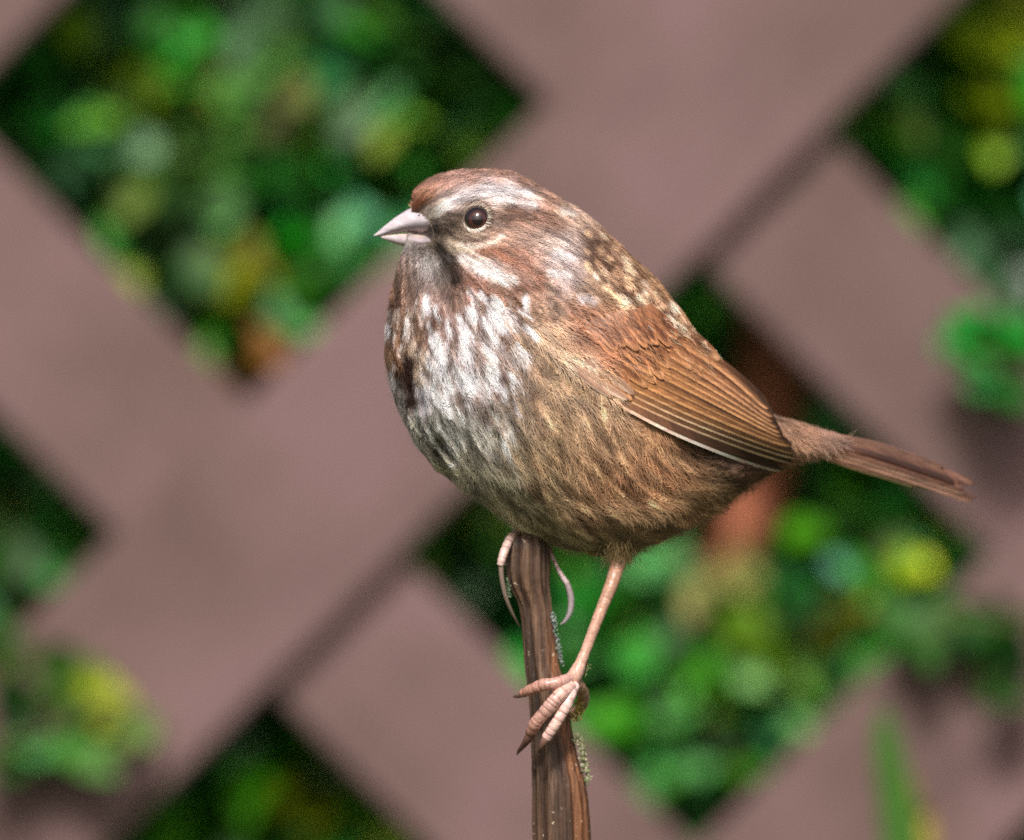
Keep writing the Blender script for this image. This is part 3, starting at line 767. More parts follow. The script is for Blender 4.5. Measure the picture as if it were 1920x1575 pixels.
for poly, cnt, pal_ in ((BR, 40, [((110,80,62),.5,4.5),((96,72,58),.5,4),((238,230,228),.55,4.5),((228,216,210),.5,4)]), (FK, 30, [((104,70,42),.45,6),((214,176,126),.35,5),((122,84,50),.4,6)])):
    k_ = 0
    while k_ < cnt:
        x = random.uniform(730, 1310); y = random.uniform(555, 1020)
        if not inside(np.array(x), np.array(y), poly): continue
        k_ += 1
        f_ = samp(FLOW, np.array([x]), np.array([y]))[0]; ln_ = random.uniform(9, 20)
        cc0, al_, hw_ = random.choice(pal_)
        if poly is BR and y > 770: cc0 = tuple(np.array(cc0) * .86 + np.array((0, 8, 0)))  # lower dashes darkened and greened: painted shade and bounce light
        d = seg_dist(wx, wy, [(x - f_[0] * ln_, y - f_[1] * ln_), (x + f_[0] * ln_, y + f_[1] * ln_)], hw_)
        a = al_ * np.clip(1 - (d - hw_ * .4) / (hw_ * .9), 0, 1)
        PAINT = PAINT * (1 - a[..., None]) + lin(cc0) * a[..., None]
for pts, hw, c, al in STK:
    d = seg_dist(wx * .55 + gx * .45, wy * .55 + gy * .45, pts, hw * (.9 if len(pts) == 2 else .2))
    hw = hw * (1.3 if c != WH else 1.1)
    a = al * np.clip(1 - (d - hw * .55) / (hw * .8), 0, 1)
    PAINT = PAINT * (1 - a[..., None]) + lin(c) * a[..., None]
_fx = np.clip(.165 * LICF + .15 * LICC * (1 + .1 * (gy > 640)), -.62, .66)
_bel = np.clip((gy - 830) / 90, 0, 1) * np.clip((1180 - gx) / 120, 0, 1)  # underside paint brightened to make up for its shade
PAINT = PAINT * (1 + .38 * _bel + .18 * np.clip((gy - 860) / 90, 0, 1))[..., None]
PAINT = np.clip(PAINT * np.exp(_fx * 1.35)[..., None], 0, .95)
_lum = (PAINT @ np.array([.3, .59, .11]))[..., None]
PAINT = (PAINT * .92 + _lum * np.array([1.03, .99, .98]) * .08) * 1.05
PAINT = PAINT * np.array([1.0, 1.02, 1.05])
_hd = (.13 * np.clip((590 - gy) / 60, 0, 1) * np.clip((1130 - gx) / 60, 0, 1))[..., None]
_fk = (.13 * np.clip((gy - 680) / 80, 0, 1))[..., None]
PAINT = PAINT * (1 - _fk) + (PAINT @ np.array([.3, .59, .11]))[..., None] * np.array([1.08, .98, .92]) * _fk
PAINT = PAINT * (1 - _hd) + (PAINT @ np.array([.3, .59, .11]))[..., None] * np.array([1.06, .98, .94]) * _hd
# buff spots with dark gaps on the mantle are a property of each feather (see below)
ALB = 1.12     # overall plumage brightness
bird = thing('sparrow', 'streaky brown sparrow gripping the broken dead stem, head turned left', 'bird')

# body mesh: torso, plus both legs and feet, one mesh
BV = [tv3]; BF = list(TF); BC = []
bx_, by_ = to_px(tv3)
BC.append(samp(PAINT, bx_, by_) * .55 * ALB)
nv = len(tv3)
leg_faces = []
def sweep(rows, seg=14, n=8, ring=None, gamp=.10, flat=1.0):
    """rows: (px,py,y,r_px). ring = scute spacing in px; returns V,F,groove(0..1),t"""
    r = np.array(rows, float)
    c = catmull(r, n)
    # finer resample for scutes
    dist = np.concatenate([[0], np.cumsum(np.hypot(np.diff(c[:, 0]), np.diff(c[:, 1])) + 1e-6)])
    m = max(int(dist[-1] / 1.6), 10)
    q = np.linspace(0, dist[-1], m)
    c = np.stack([np.interp(q, dist, c[:, k]) for k in range(4)], 1)
    P = np.array([W(a[0], a[1], a[2]) for a in c]); R = c[:, 3] * S
    gro = np.zeros(m)
    if ring:
        ph = (q + 3.4 * np.sin(q / 8) + 1.5 * np.sin(q / 3.7)) % ring / ring
        gro = np.exp(-((np.minimum(ph, 1 - ph)) * ring / 1.1) ** 2) * (.45 + .55 * vnoise(q / 8, q * 0 + 3, 5))
        R = R * (1 - gamp * gro + .05 * np.sin(ph * math.pi))
    T = np.gradient(P, axis=0); T /= np.linalg.norm(T, axis=1, keepdims=True) + 1e-12
    V = []
    for i in range(m):
        a = np.cross(T[i], (0, 1, 0)); nr = np.linalg.norm(a)
        a = a / nr if nr > .05 else np.array([1.0, 0, 0])
        b = np.cross(a, T[i])
        for k in range(seg):
            th = 2 * math.pi * k / seg
            V.append(P[i] + R[i] * (a * math.cos(th) + b * math.sin(th) * flat))
    F = [(i * seg + k, i * seg + (k + 1) % seg, (i + 1) * seg + (k + 1) % seg, (i + 1) * seg + k) for i in range(m - 1) for k in range(seg)]
    F.append(tuple(range(seg))[::-1]); F.append(tuple((m - 1) * seg + k for k in range(seg)))
    return np.array(V), F, np.repeat(gro, seg), np.repeat(q / q[-1], seg)
def add_limb(rows, c0, c1, ring=9, seg=14, gamp=.1, cg=(120, 70, 62)):
    global nv
    V, F, g_, t_ = sweep(rows, seg, 8, ring, gamp)
    BV.append(V); leg_faces.append(len(BF)); BF.extend([tuple(i + nv for i in f) for f in F])
    col = lin(c0) * (1 - t_[:, None]) + lin(c1) * t_[:, None]
    col = col * (1 - .75 * g_[:, None]) + lin(cg) * .75 * g_[:, None]
    BC.append(col); nv += len(V)
nTorsoF = len(BF)
PK = (222, 184, 172); PK2 = (200, 160, 150)
# near leg (tarsus), thigh hidden in the feathers
add_limb([(1175, 990, .004, 20), (1168, 1030, .000, 15), (1158, 1060, -.004, 13.5), (1148, 1092, -.006, 12.5), (1132, 1132, -.007, 11), (1115, 1175, -.008, 10), (1100, 1215, -.0085, 9.5), (1090, 1240, -.009, 10.5), (1083, 1256, -.0095, 12.5), (1074, 1274, -.0095, 14), (1066, 1290, -.0085, 11)],
         (162, 120, 90), (216, 174, 156), 27, 18, .012, (200, 140, 112))
# front toes
add_limb([(1070, 1272, -.010, 11), (1052, 1279, -.0125, 12), (1034, 1282, -.0133, 10.5), (1018, 1284, -.0128, 11.5), (998, 1292, -.0112, 10), (980, 1300, -.0085, 8)], PK2, (196, 142, 122), 12, 16, .05)
add_limb([(1072, 1284, -.011, 11), (1056, 1298, -.0130, 13), (1041, 1312, -.0138, 12.5), (1026, 1330, -.0136, 12.5), (1012, 1346, -.013, 11.5), (1003, 1358, -.0122, 12), (995, 1374, -.0105, 10)], PK, (176, 128, 112), 11, 16, .05)
add_limb([(1078, 1284, -.010, 10), (1070, 1300, -.0118, 11), (1062, 1322, -.0128, 10.5), (1050, 1344, -.013, 10), (1036, 1366, -.0128, 10), (1024, 1384, -.012, 9.5)], (240, 206, 198), PK, 15, 16, .08)
# hind toe round the back of the stem
add_limb([(1080, 1280, -.0085, 11), (1092, 1296, -.004, 11), (1094, 1318, .001, 10), (1080, 1334, .006, 9), (1050, 1344, .009, 7)], (190, 150, 120), (150, 116, 96), 9)
# far leg and foot gripping the top
add_limb([(1075, 960, .006, 26), (1050, 985, .009, 18), (1025, 1006, .0105, 12), (1002, 1012, .0095, 11)], PK2, PK2, 12)
add_limb([(1000, 1008, .0085, 9), (975, 999, .0035, 8), (958, 1008, -.0015, 8), (948, 1028, -.0045, 8), (941, 1048, -.0055, 7.5), (938, 1060, -.0055, 6)], (176, 146, 136), (226, 196, 186), 12, 14, .05)
add_limb([(1006, 1010, .0085, 8), (1024, 1022, .006, 6), (1036, 1045, .004, 4), (1047, 1068, .003, 3.8), (1058, 1086, .002, 4.8), (1064, 1094, .002, 5)], PK2, (226, 205, 205), 12, 12, .04)
add_limb([(1004, 1012, .0085, 9), (985, 1004, .006, 8), (962, 1030, .007, 7), (950, 1060, .006, 6)], PK2, PK2, 9)
body = mesh_np('body', np.concatenate(BV), BF, [M_body, M_leg], bird, np.concatenate(BC))
mi = np.zeros(len(BF), np.int32); mi[nTorsoF:] = 1
body.data.polygons.foreach_set('material_index', mi)

def claw(rows, c0=(120, 92, 84), c1=(66, 50, 46)):
    V, F, g_, t_ = sweep(rows, 10, 8, None)
    mesh_np('claw', V, F, M_beak, bird, lin(c0) * (1 - t_[:, None]) + lin(c1) * t_[:, None])
claw([(984, 1298, -.0092, 8), (975, 1303, -.0075, 6), (966, 1306, -.0055, 3), (962, 1305, -.004, .8)], (170, 132, 120), (96, 70, 62))
claw([(997, 1370, -.0108, 9.5), (990, 1385, -.0095, 8), (981, 1398, -.0075, 5.5), (973, 1408, -.006, 3.5), (969, 1416, -.006, .8)], (140, 100, 88), (60, 42, 38))
claw([(1026, 1380, -.0122, 9), (1019, 1393, -.0122, 7), (1012, 1406, -.0115, 3.5), (1010, 1413, -.0105, .8)], (140, 104, 90), (58, 42, 36))
claw([(939, 1056, -.0055, 5), (941, 1085, -.0048, 4.5), (948, 1118, -.004, 4), (960, 1148, -.003, 3), (975, 1176, -.002, .8)], (150, 130, 118), (74, 66, 52))
claw([(1062, 1090, .002, 5), (1069, 1112, .002, 6), (1071, 1132, .002, 6), (1067, 1152, .002, 5), (1058, 1166, .002, 3), (1049, 1171, .002, .6)], (160, 142, 142), (150, 144, 148))

# ------------------------------------------------------------------ contour feathers
WINGP = [(1120,690),(1190,676),(1260,676),(1330,680),(1372,700),(1445,778),(1490,855),(1465,880),(1300,815),(1190,755),(1130,715)]
G = tv3.reshape(nS, NT, 3)
quadA = np.linalg.norm(np.cross(G[1:, :, :] - G[:-1, :, :], np.roll(G, -1, 1)[:-1] - G[:-1]), axis=2)
prob = (quadA / quadA.sum()).ravel()
NC = 60000
# weight small-feather areas
mid = (G[1:] + G[:-1]) / 2
mpx, mpy = to_px(mid)
lw = samp(LEN, mpx, mpy)
pr = (quadA / lw ** 2).ravel(); pr /= pr.sum()
idx = rng.choice(len(pr), NC, p=pr)
ii, kk_ = idx // NT, idx % NT
fu, fv = rng.random(NC), rng.random(NC)
Gn = np.roll(G, -1, 1)
P0 = (G[ii, kk_] * (1 - fv)[:, None] + Gn[ii, kk_] * fv[:, None]) * (1 - fu)[:, None] + (G[ii + 1, kk_] * (1 - fv)[:, None] + Gn[ii + 1, kk_] * fv[:, None]) * fu[:, None]
cx_, cy_ = to_px(P0)
Lr = samp(LEN, cx_, cy_) * S
ok = ~inside(cx_, cy_, WINGP)
_fl = samp(FLOW, cx_, cy_)
for _t in (0, .2, .4, .6, .8, 1.0):
    _d = _t * Lr / S * .92
    ok &= np.hypot(cx_ + _fl[:, 0] * _d - 893, cy_ + _fl[:, 1] * _d - 409) > 24
ok &= ~inside(cx_, cy_, [(740,386),(776,388),(800,408),(818,446),(796,460),(740,458)])
near_ = P0[:, 1] < yc_of(cx_)
cell = .0008
hashd = {}
acc = []
for i in range(NC):
    if not ok[i]: continue
    r = Lr[i] * (.205 if near_[i] else .34)
    p = P0[i]
    key = (int(p[0] // cell), int(p[1] // cell), int(p[2] // cell))
    n = int(r // cell) + 1
    good = True
    for a in range(-n, n + 1):
        for b in range(-n, n + 1):
            for c in range(-n, n + 1):
                for j in hashd.get((key[0] + a, key[1] + b, key[2] + c), ()):
                    q = P0[j]
                    if (q[0] - p[0]) ** 2 + (q[1] - p[1]) ** 2 + (q[2] - p[2]) ** 2 < r * r:
                        good = False; break
                if not good: break
            if not good: break
        if not good: break
    if good:
        hashd.setdefault(key, []).append(i); acc.append(i)
acc = np.array(acc)
print('contour feathers', len(acc))

def build_control(P, Ln, Wd, yaw, K=6):
    """streamline control grids on the torso"""
    F = len(P)
    Cg = np.zeros((F, K, 3, 3)); Ng = np.zeros((F, K, 3, 3))
    cur = P.copy()
    find = bvh.find_nearest
    Tprev = None
    for k in range(K):
        nor = np.zeros((F, 3)); pos = np.zeros((F, 3))
        for i in range(F):
            l, n_, _, _ = find(cur[i])
            pos[i] = l; nor[i] = n_
        # outward
        px, py = to_px(pos)
        out = np.sign((nor * (pos - np.stack([pos[:, 0], yc_of(px), pos[:, 2]], 1))).sum(1))
        Cg[:, k, 1] = pos
        f = samp(FLOW, px, py)
        d = np.stack([f[:, 0], np.zeros(F), -f[:, 1]], 1)
        d = d - nor * (d * nor).sum(1, keepdims=True)
        dn = np.linalg.norm(d, axis=1, keepdims=True)
        d = d / np.maximum(dn, 1e-6)
        b = np.cross(nor, d)
        cyw, syw = np.cos(yaw)[:, None], np.sin(yaw)[:, None]
        d = d * cyw + b * syw; b = np.cross(nor, d)
        Ng[:, k, 1] = nor
        for sgn, j in ((-1, 0), (1, 2)):
            for i in range(F):
                l, n_, _, _ = find(pos[i] + b[i] * sgn * Wd[i])
                Cg[i, k, j] = l; Ng[i, k, j] = n_
        cur = pos + d * (Ln / (K - 1))[:, None]
    return Cg, Ng

AF = len(acc)
P = P0[acc]; Lf = Lr[acc] * rng.uniform(1.0, 1.4, AF)
fpx, fpy = to_px(P)
Wf = Lf * rng.uniform(.20, .28, AF)
Cg, Ng = build_control(P, Lf, Wf, rng.normal(0, .10, AF))
# make the normals point outward consistently
centre = np.stack([P[:, 0] * 0, np.zeros(AF), np.zeros(AF)], 1)
hitN, _ = hit(1050, 750)
ln_, nn_, _, _ = bvh.find_nearest(hitN)
if nn_.y > 0: Ng = -Ng

def fwidth(t):
    return np.clip(1 - np.abs(2 * np.clip(t, 0, 1) ** .8 - 1) ** 2.3, 0, 1) ** .55

def eval_grid(Cg, Ng, t, v):
    """t,v arrays (F,...) -> position, normal"""
    K = Cg.shape[1]
    x = np.clip(t, 0, 1) * (K - 1); i0 = np.minimum(x.astype(int), K - 2); f = (x - i0)
    fi = np.arange(Cg.shape[0]).reshape((-1,) + (1,) * (t.ndim - 1)) + np.zeros(t.shape, int)
    f = f[..., None]
    w0 = (v * (v - 1) / 2)[..., None]; w1 = (1 - v * v)[..., None]; w2 = (v * (v + 1) / 2)[..., None]
    def ev(A):
        a = A[fi, i0] ; b = A[fi, i0 + 1]     # (...,3,3)
        c = a * (1 - f[..., None]) + b * f[..., None]
        return c[..., 0, :] * w0 + c[..., 1, :] * w1 + c[..., 2, :] * w2
    Pp = ev(Cg); Nq = ev(Ng); Nq /= np.linalg.norm(Nq, axis=-1, keepdims=True) + 1e-12
    # beyond the tip: extend
    over = np.clip(t - 1, 0, None)[..., None]
    return Pp, Nq

# feather-level colouring weights
def region_w(px, py, cx, cy, rx, ry, ang=0):
    c, s = math.cos(ang), math.sin(ang)
    u = ((px - cx) * c + (py - cy) * s) / rx; v = (-(px - cx) * s + (py - cy) * c) / ry
    return np.clip(1.5 - np.hypot(u, v) * 1.2, 0, 1)
mantle = np.clip(region_w(fpx, fpy, 1235, 560, 190, 62, math.radians(48)) + region_w(fpx, fpy, 1130, 450, 60, 40, .7) * .6, 0, 1)
flankw = region_w(fpx, fpy, 1090, 860, 190, 150)
bellyw = region_w(fpx, fpy, 1250, 960, 200, 80)
nape = region_w(fpx, fpy, 1065, 450, 60, 60)
crown = region_w(fpx, fpy, 880, 335, 130, 22)

VV = []; FF = []; CC = []
base_i = 0
def emit(sel, nb, nseg):
    global base_i
    F = len(sel)
    if F == 0: return
    t0 = np.linspace(.06, .96, nb)[None, :] + rng.normal(0, .15 / nb, (F, nb))
    loose = (.25 + .6 * bellyw[sel])[:, None]
    t1 = t0 + (1.03 - t0) * (.60 + rng.normal(0, .07, (F, nb)) * (1 + loose)) + .05 * np.sin(t0 * rng.uniform(8, 22, (F, 1)) + rng.uniform(0, 6, (F, 1)))
    t1 = np.clip(t1, t0 + .03, 1.08)
    Q = nseg + 1
    q = np.linspace(0, 1, Q)
    lift0 = rng.uniform(.06, .22, F) * .001 + Lf[sel] * rng.uniform(.012, .035, F)
    for side in (-1, 1):
        vt = side * fwidth(np.clip(t1, 0, .999)) * (1 + rng.normal(0, .10, (F, nb)) * (1 + 2 * loose))
        tq = t0[..., None] + (t1 - t0)[..., None] * q ** 1.15
        vq = vt[..., None] * q ** .85
        dt = (.92 / nb) * .55 * (1.05 - .62 * q)[None, None, :] * rng.uniform(.8, 1.15, (F, nb, 1))
        te = np.stack([tq - dt, tq + dt], -1)          # F,nb,Q,2
        ve = np.stack([vq, vq], -1)
        Pp, Nq = eval_grid(Cg[sel], Ng[sel], te, ve * .98)
        tt = np.clip(te, 0, 1)
        h = -.00005 + lift0[:, None, None, None] * tt ** 1.2 + (.00008 * (1 - ve ** 2)) * tt
        h = h + np.array([-.5, .5])[None, None, None, :] * (Lf[sel] * .009)[:, None, None, None] * (rng.uniform(.3, 1.6, (F, nb))[..., None, None])
        h = h + rng.normal(0, .00003, (F, nb))[..., None, None]
        px, py = to_px(Pp)
        h = h + .00016 * np.clip(samp(LICC, px, py), -1.2, 2.2) * np.clip(Lf[sel] / .005, .3, 1.3)[:, None, None, None]
        Vp = Pp + Nq * h[..., None]
        # feather sample point softens the pattern to feather scale
        cpx, cpy = to_px(Cg[sel][:, 3, 1])
        mixw = .10
        px = px * (1 - mixw) + cpx[:, None, None, None] * mixw; py = py * (1 - mixw) + cpy[:, None, None, None] * mixw
        jl = rng.normal(0, 2.0, (F, nb))[..., None, None]
        flw = samp(FLOW, cpx, cpy)
        px = px + jl * flw[:, 0][:, None, None, None]; py = py + jl * flw[:, 1][:, None, None, None]
        c = samp(PAINT, px, py)
        av = np.abs(ve)
        tip = np.clip((tt - .55) / .35, 0, 1)
        # mantle: dark feather centre, buff edges
        m = mantle[sel][:, None, None, None]
        dark = np.clip(1 - (av - .12) / .30, 0, 1) * np.clip(1.15 - tip * .55, 0, 1)
        buff = np.clip((av - .38) / .25, 0, 1) * tip ** .5
        fc = lin((72, 46, 30)); bc = lin((232, 190, 132))
        a = (m * dark * .30)[..., None]; c = c * (1 - a) + fc * a
        a = (m * buff * .12)[..., None]; c = c * (1 - a) + bc * a
        # flanks: soft streak along the shaft
        fw = (flankw[sel][:, None, None, None] * np.clip(1 - av / .3, 0, 1) * .16)[..., None]
        c = c * (1 - fw) + lin((110, 70, 40)) * fw
        fw = (flankw[sel][:, None, None, None] * np.clip((av - .55) / .3, 0, 1) * tip * .28)[..., None]
        c = c * (1 - fw) + lin((226, 198, 156)) * fw
        nw = (nape[sel][:, None, None, None] * np.clip(1 - av / .4, 0, 1) * tip * .35)[..., None]
        c = c * (1 - nw) + lin((130, 96, 74)) * nw
        cw = (crown[sel][:, None, None, None] * np.clip(1 - av / .35, 0, 1) * .4)[..., None]
        c = c * (1 - cw) + lin((110, 66, 44)) * cw
        jf = fjit[sel][:, None, None, None, :]
        c = c * jf * (1 + rng.normal(0, .10, (F, nb)))[..., None, None, None] * ALB
        # base of feather is downy grey-brown
        dn = np.clip(1 - tt / .2, 0, 1)[..., None] * .25
        c = c * (1 - dn) + c.mean(-1, keepdims=True) * .5 * dn
        VV.append(Vp.reshape(-1, 3)); CC.append(np.clip(c, .004, .9).reshape(-1, 3))
        n = F * nb
        ids = base_i + np.arange(n)[:, None] * (Q * 2)
        for s_ in range(nseg):
            FF.append(np.concatenate([ids + s_ * 2, ids + s_ * 2 + 1, ids + s_ * 2 + 3, ids + s_ * 2 + 2], 1))
        base_i += n * Q * 2
fjit = 1 + rng.normal(0, .13, (AF, 1)) + rng.normal(0, .02, (AF, 3))
Lpx = Lf / S
emit(np.where(Lpx < 16)[0], 5, 1)
emit(np.where((Lpx >= 16) & (Lpx < 26))[0], 8, 1)
emit(np.where((Lpx >= 26) & (Lpx < 42))[0], 12, 2)
emit(np.where(Lpx >= 42)[0], 18, 2)
pl = mesh_np('plumage', np.concatenate(VV), np.concatenate(FF), M_plume, bird, np.concatenate(CC), smooth=False)
pl['kind'] = 'stuff'
print('plumage quads', len(pl.data.polygons))

# loose wispy barbs at belly, flank edge, rump, wing bend
HV = []; HF = []; HC = []; hb = 0; wq = []
def wisps(n, poly, lpx, spread, cfun, lift=.0006, wpx=.9):
    global hb
    xs = [p[0] for p in poly]; ys = [p[1] for p in poly]
    cnt = 0
    while cnt < n:
        px, py = random.uniform(min(xs), max(xs)), random.uniform(min(ys), max(ys))
        if not inside(np.array(px), np.array(py), poly): continue
        loc, nor = hit(px, py)
        if loc is None: continue
        cnt += 1
        f = samp(FLOW, np.array([px]), np.array([py]))[0]
        a = math.atan2(f[1], f[0]) + random.gauss(0, spread * .45) + (float(vnoise(px / 26, py / 26, 21)) - .5) * spread * 3.2
        d = Vector((math.cos(a), 0, -math.sin(a)))
        d = (d - nor * d.dot(nor)).normalized()
        ln = lpx * random.uniform(.6, 1.3) * S
        bnd = random.gauss(0, .25)
        side = nor.cross(d)
        cj = random.uniform(.72, 1.25); jx, jy = random.gauss(0, 2), random.gauss(0, 2)
        K = 4
        for k in range(K + 1):
            t = k / K
            p = loc + d * ln * t + side * bnd * ln * t * t + nor * (lift * (.2 + t) + ln * .05 * t)
            if k > 1:
                l2, n2, _, dd = bvh.find_nearest(p)
                n2 = n2 if (n2.dot(nor) > 0) else -n2
                if (p - l2).dot(n2) < lift: p = l2 + n2 * lift
            w = wpx * S * (1 - .75 * t)
            kx = S * (D + p.y) / D
            wq.append((960 + p.x / kx + jx, 787.5 - (p.z - ZC) / kx + jy, cj, cfun))
            for s in (-1, 1):
                HV.append(tuple(p + side * w * s * .5)); HC.append(None)
        for k in range(K):
            b = hb + k * 2
            HF.append((b, b + 1, b + 3, b + 2))
        hb += (K + 1) * 2
def pc(k=1.0, add=(0, 0, 0)):
    return (k, add)
wisps(800, [(1020,600),(1060,600),(1120,650),(1130,690),(1150,740),(1110,720),(1040,680),(990,620)], 50, .16, pc(1.25, (.05, .04, .03)), .0010, 1.5)
wisps(3400, [(980,680),(1150,770),(1290,830),(1330,900),(1300,960),(1150,1010),(1000,980),(930,880),(940,760)], 42, .20, pc(1.12, (.015, .012, .008)), .0007, 1.4)
wisps(2600, [(740,560),(860,560),(980,570),(1010,700),(940,900),(860,860),(760,760),(730,660)], 32, .15, pc(1.08), .0006, 1.2)
wisps(1600, [(860,860),(960,850),(1060,960),(1120,1020),(1060,1030),(960,970),(880,910)], 36, .2, pc(1.05), .0006, 1.2)
wisps(2200, [(1130,960),(1300,930),(1400,890),(1480,860),(1440,905),(1380,950),(1300,1000),(1190,1045),(1120,1040)], 36, .40, pc(1.1, (.01, .008, .004)), .0008, 1.3)
wisps(1100, [(1180,1005),(1300,955),(1380,910),(1440,890),(1430,908),(1380,950),(1310,992),(1200,1042),(1130,1046),(1130,1020)], 30, .7, pc(1.15, (.01, .008, .004)), .0018, 1.2)
wisps(700, [(860,850),(930,930),(1010,1000),(1100,1030),(1110,1044),(1010,1020),(930,965),(845,890)], 26, .6, pc(1.1), .0014, 1.1)
wisps(500, [(728,560),(745,560),(745,740),(800,840),(780,830),(728,720)], 24, .5, pc(1.1), .0012, 1.0)
wisps(900, [(1450,780),(1500,790),(1570,816),(1570,856),(1500,885),(1460,880),(1480,850)], 44, .11, pc(1.05), .0004, 1.2)
wisps(3600, [(775,345),(860,322),(960,330),(1060,385),(1140,450),(1090,540),(950,540),(900,490),(950,440),(925,400),(850,375)], 18, .16, pc(1.12), .0004, 1.0)
wisps(380, [(1060,560),(1180,560),(1290,630),(1340,675),(1270,700),(1180,690),(1090,650)], 34, .12, pc(.95), .0019, 1.2)
wisps(1500, [(1090,400),(1190,490),(1290,610),(1340,660),(1260,660),(1180,600),(1080,520)], 26, .14, pc(1.0), .0005, 1.1)
wisps(900, [(830,395),(868,385),(868,440),(880,455),(870,480),(820,460),(808,420)], 8, .5, pc(1.3), .0003, 1.0)
wisps(420, [(768,450),(815,448),(822,478),(790,482),(757,480)], 14, .25, pc(.95), .0004, 1.0)
wisps(700, [(750,480),(830,470),(860,520),(850,560),(740,560)], 18, .2, pc(1.1), .0004, 1.0)
WQ = np.array([(a_, b_, c_ * k_[0]) for a_, b_, c_, k_ in wq]); WA = np.array([k_[1] for _, _, _, k_ in wq])
wc = samp(PAINT, WQ[:, 0], WQ[:, 1]) * WQ[:, 2:3] * ALB + WA * .6
HC = list(np.repeat(wc, 2, 0))
# tuft hanging over the top of the near leg
for i in range(950):
    x0 = random.gauss(1160, 14); y0 = random.uniform(1012, 1046)
    y_ = random.uniform(-.0085, .004)
    p0 = W(x0, y0, y_); ex = x0 + (x0 - 1158) * .15 + random.gauss(2, 7); ey = y0 + random.uniform(14, 34) - abs(x0 - 1158) * .35
    p1 = W(ex, ey, y_ * .9)
    sd = (p1 - p0).cross(Vector((0, 1, 0))).normalized() * .38 * S
    c = lin(random.choice([(120, 98, 64), (92, 76, 46), (140, 122, 84), (76, 64, 38)]))
    for t in (0, .5, 1):
        q = p0.lerp(p1, t) + Vector((random.gauss(0, .6) * S, 0, 0)) * t
        HV.append(tuple(q - sd * (1 - .7 * t))); HV.append(tuple(q + sd * (1 - .7 * t))); HC += [c, c]
    for k in range(2):
        b = hb + k * 2; HF.append((b, b + 1, b + 3, b + 2))
    hb += 6
hw_ = mesh_np('down', np.array(HV), np.array(HF), M_plume, bird, np.clip(np.array(HC), .004, .9), smooth=False)
hw_['kind'] = 'stuff'

# ------------------------------------------------------------------ eyes
def ico(name, c, r, mat, parent, sc=(1, 1, 1), col=None, sub=4):
    bm = bmesh.new(); bmesh.ops.create_icosphere(bm, subdivisions=sub, radius=r)
    bmesh.ops.scale(bm, vec=sc, verts=bm.verts)
    me = bpy.data.meshes.new(name); bm.to_mesh(me); bm.free(); me.materials.append(mat)
    me.polygons.foreach_set('use_smooth', np.ones(len(me.polygons), bool))
    o = link(bpy.data.objects.new(name, me), parent); o.location = c
    return o
def eye_mat():
    m, nt, p, out = new_mat('dark_brown_eye')
    N, Lk = nt.nodes, nt.links
    tc = N.new('ShaderNodeTexCoord'); sx = N.new('ShaderNodeSeparateXYZ'); Lk.new(tc.outputs['Object'], sx.inputs[0])
    pw = N.new('ShaderNodeVectorMath'); pw.operation = 'LENGTH'
    cmb = N.new('ShaderNodeCombineXYZ'); Lk.new(sx.outputs[0], cmb.inputs[0]); Lk.new(sx.outputs[2], cmb.inputs[2]); Lk.new(cmb.outputs[0], pw.inputs[0])
    r = N.new('ShaderNodeValToRGB'); e = r.color_ramp.elements
    mr = N.new('ShaderNodeMapRange'); mr.inputs['From Max'].default_value = .0028
    Lk.new(pw.outputs['Value'], mr.inputs['Value']); Lk.new(mr.outputs[0], r.inputs['Fac'])
    e[0].position = .42; e[0].color = (.012, .006, .007, 1); e[1].position = .55; e[1].color = (.075, .026, .018, 1)
    x = e.new(.92); x.color = (.012, .008, .007, 1)
    Lk.new(r.outputs[0], p.inputs['Base Color'])
    p.inputs['Roughness'].default_value = .06; p.inputs['Coat Weight'].default_value = 1; p.inputs['Coat Roughness'].default_value = .03
    return m
M_eye = eye_mat()
M_lid = tint_mat('eyelid', .6, .3, 0, .2, 2500, .4)
el_, en_ = hit(893, 409)
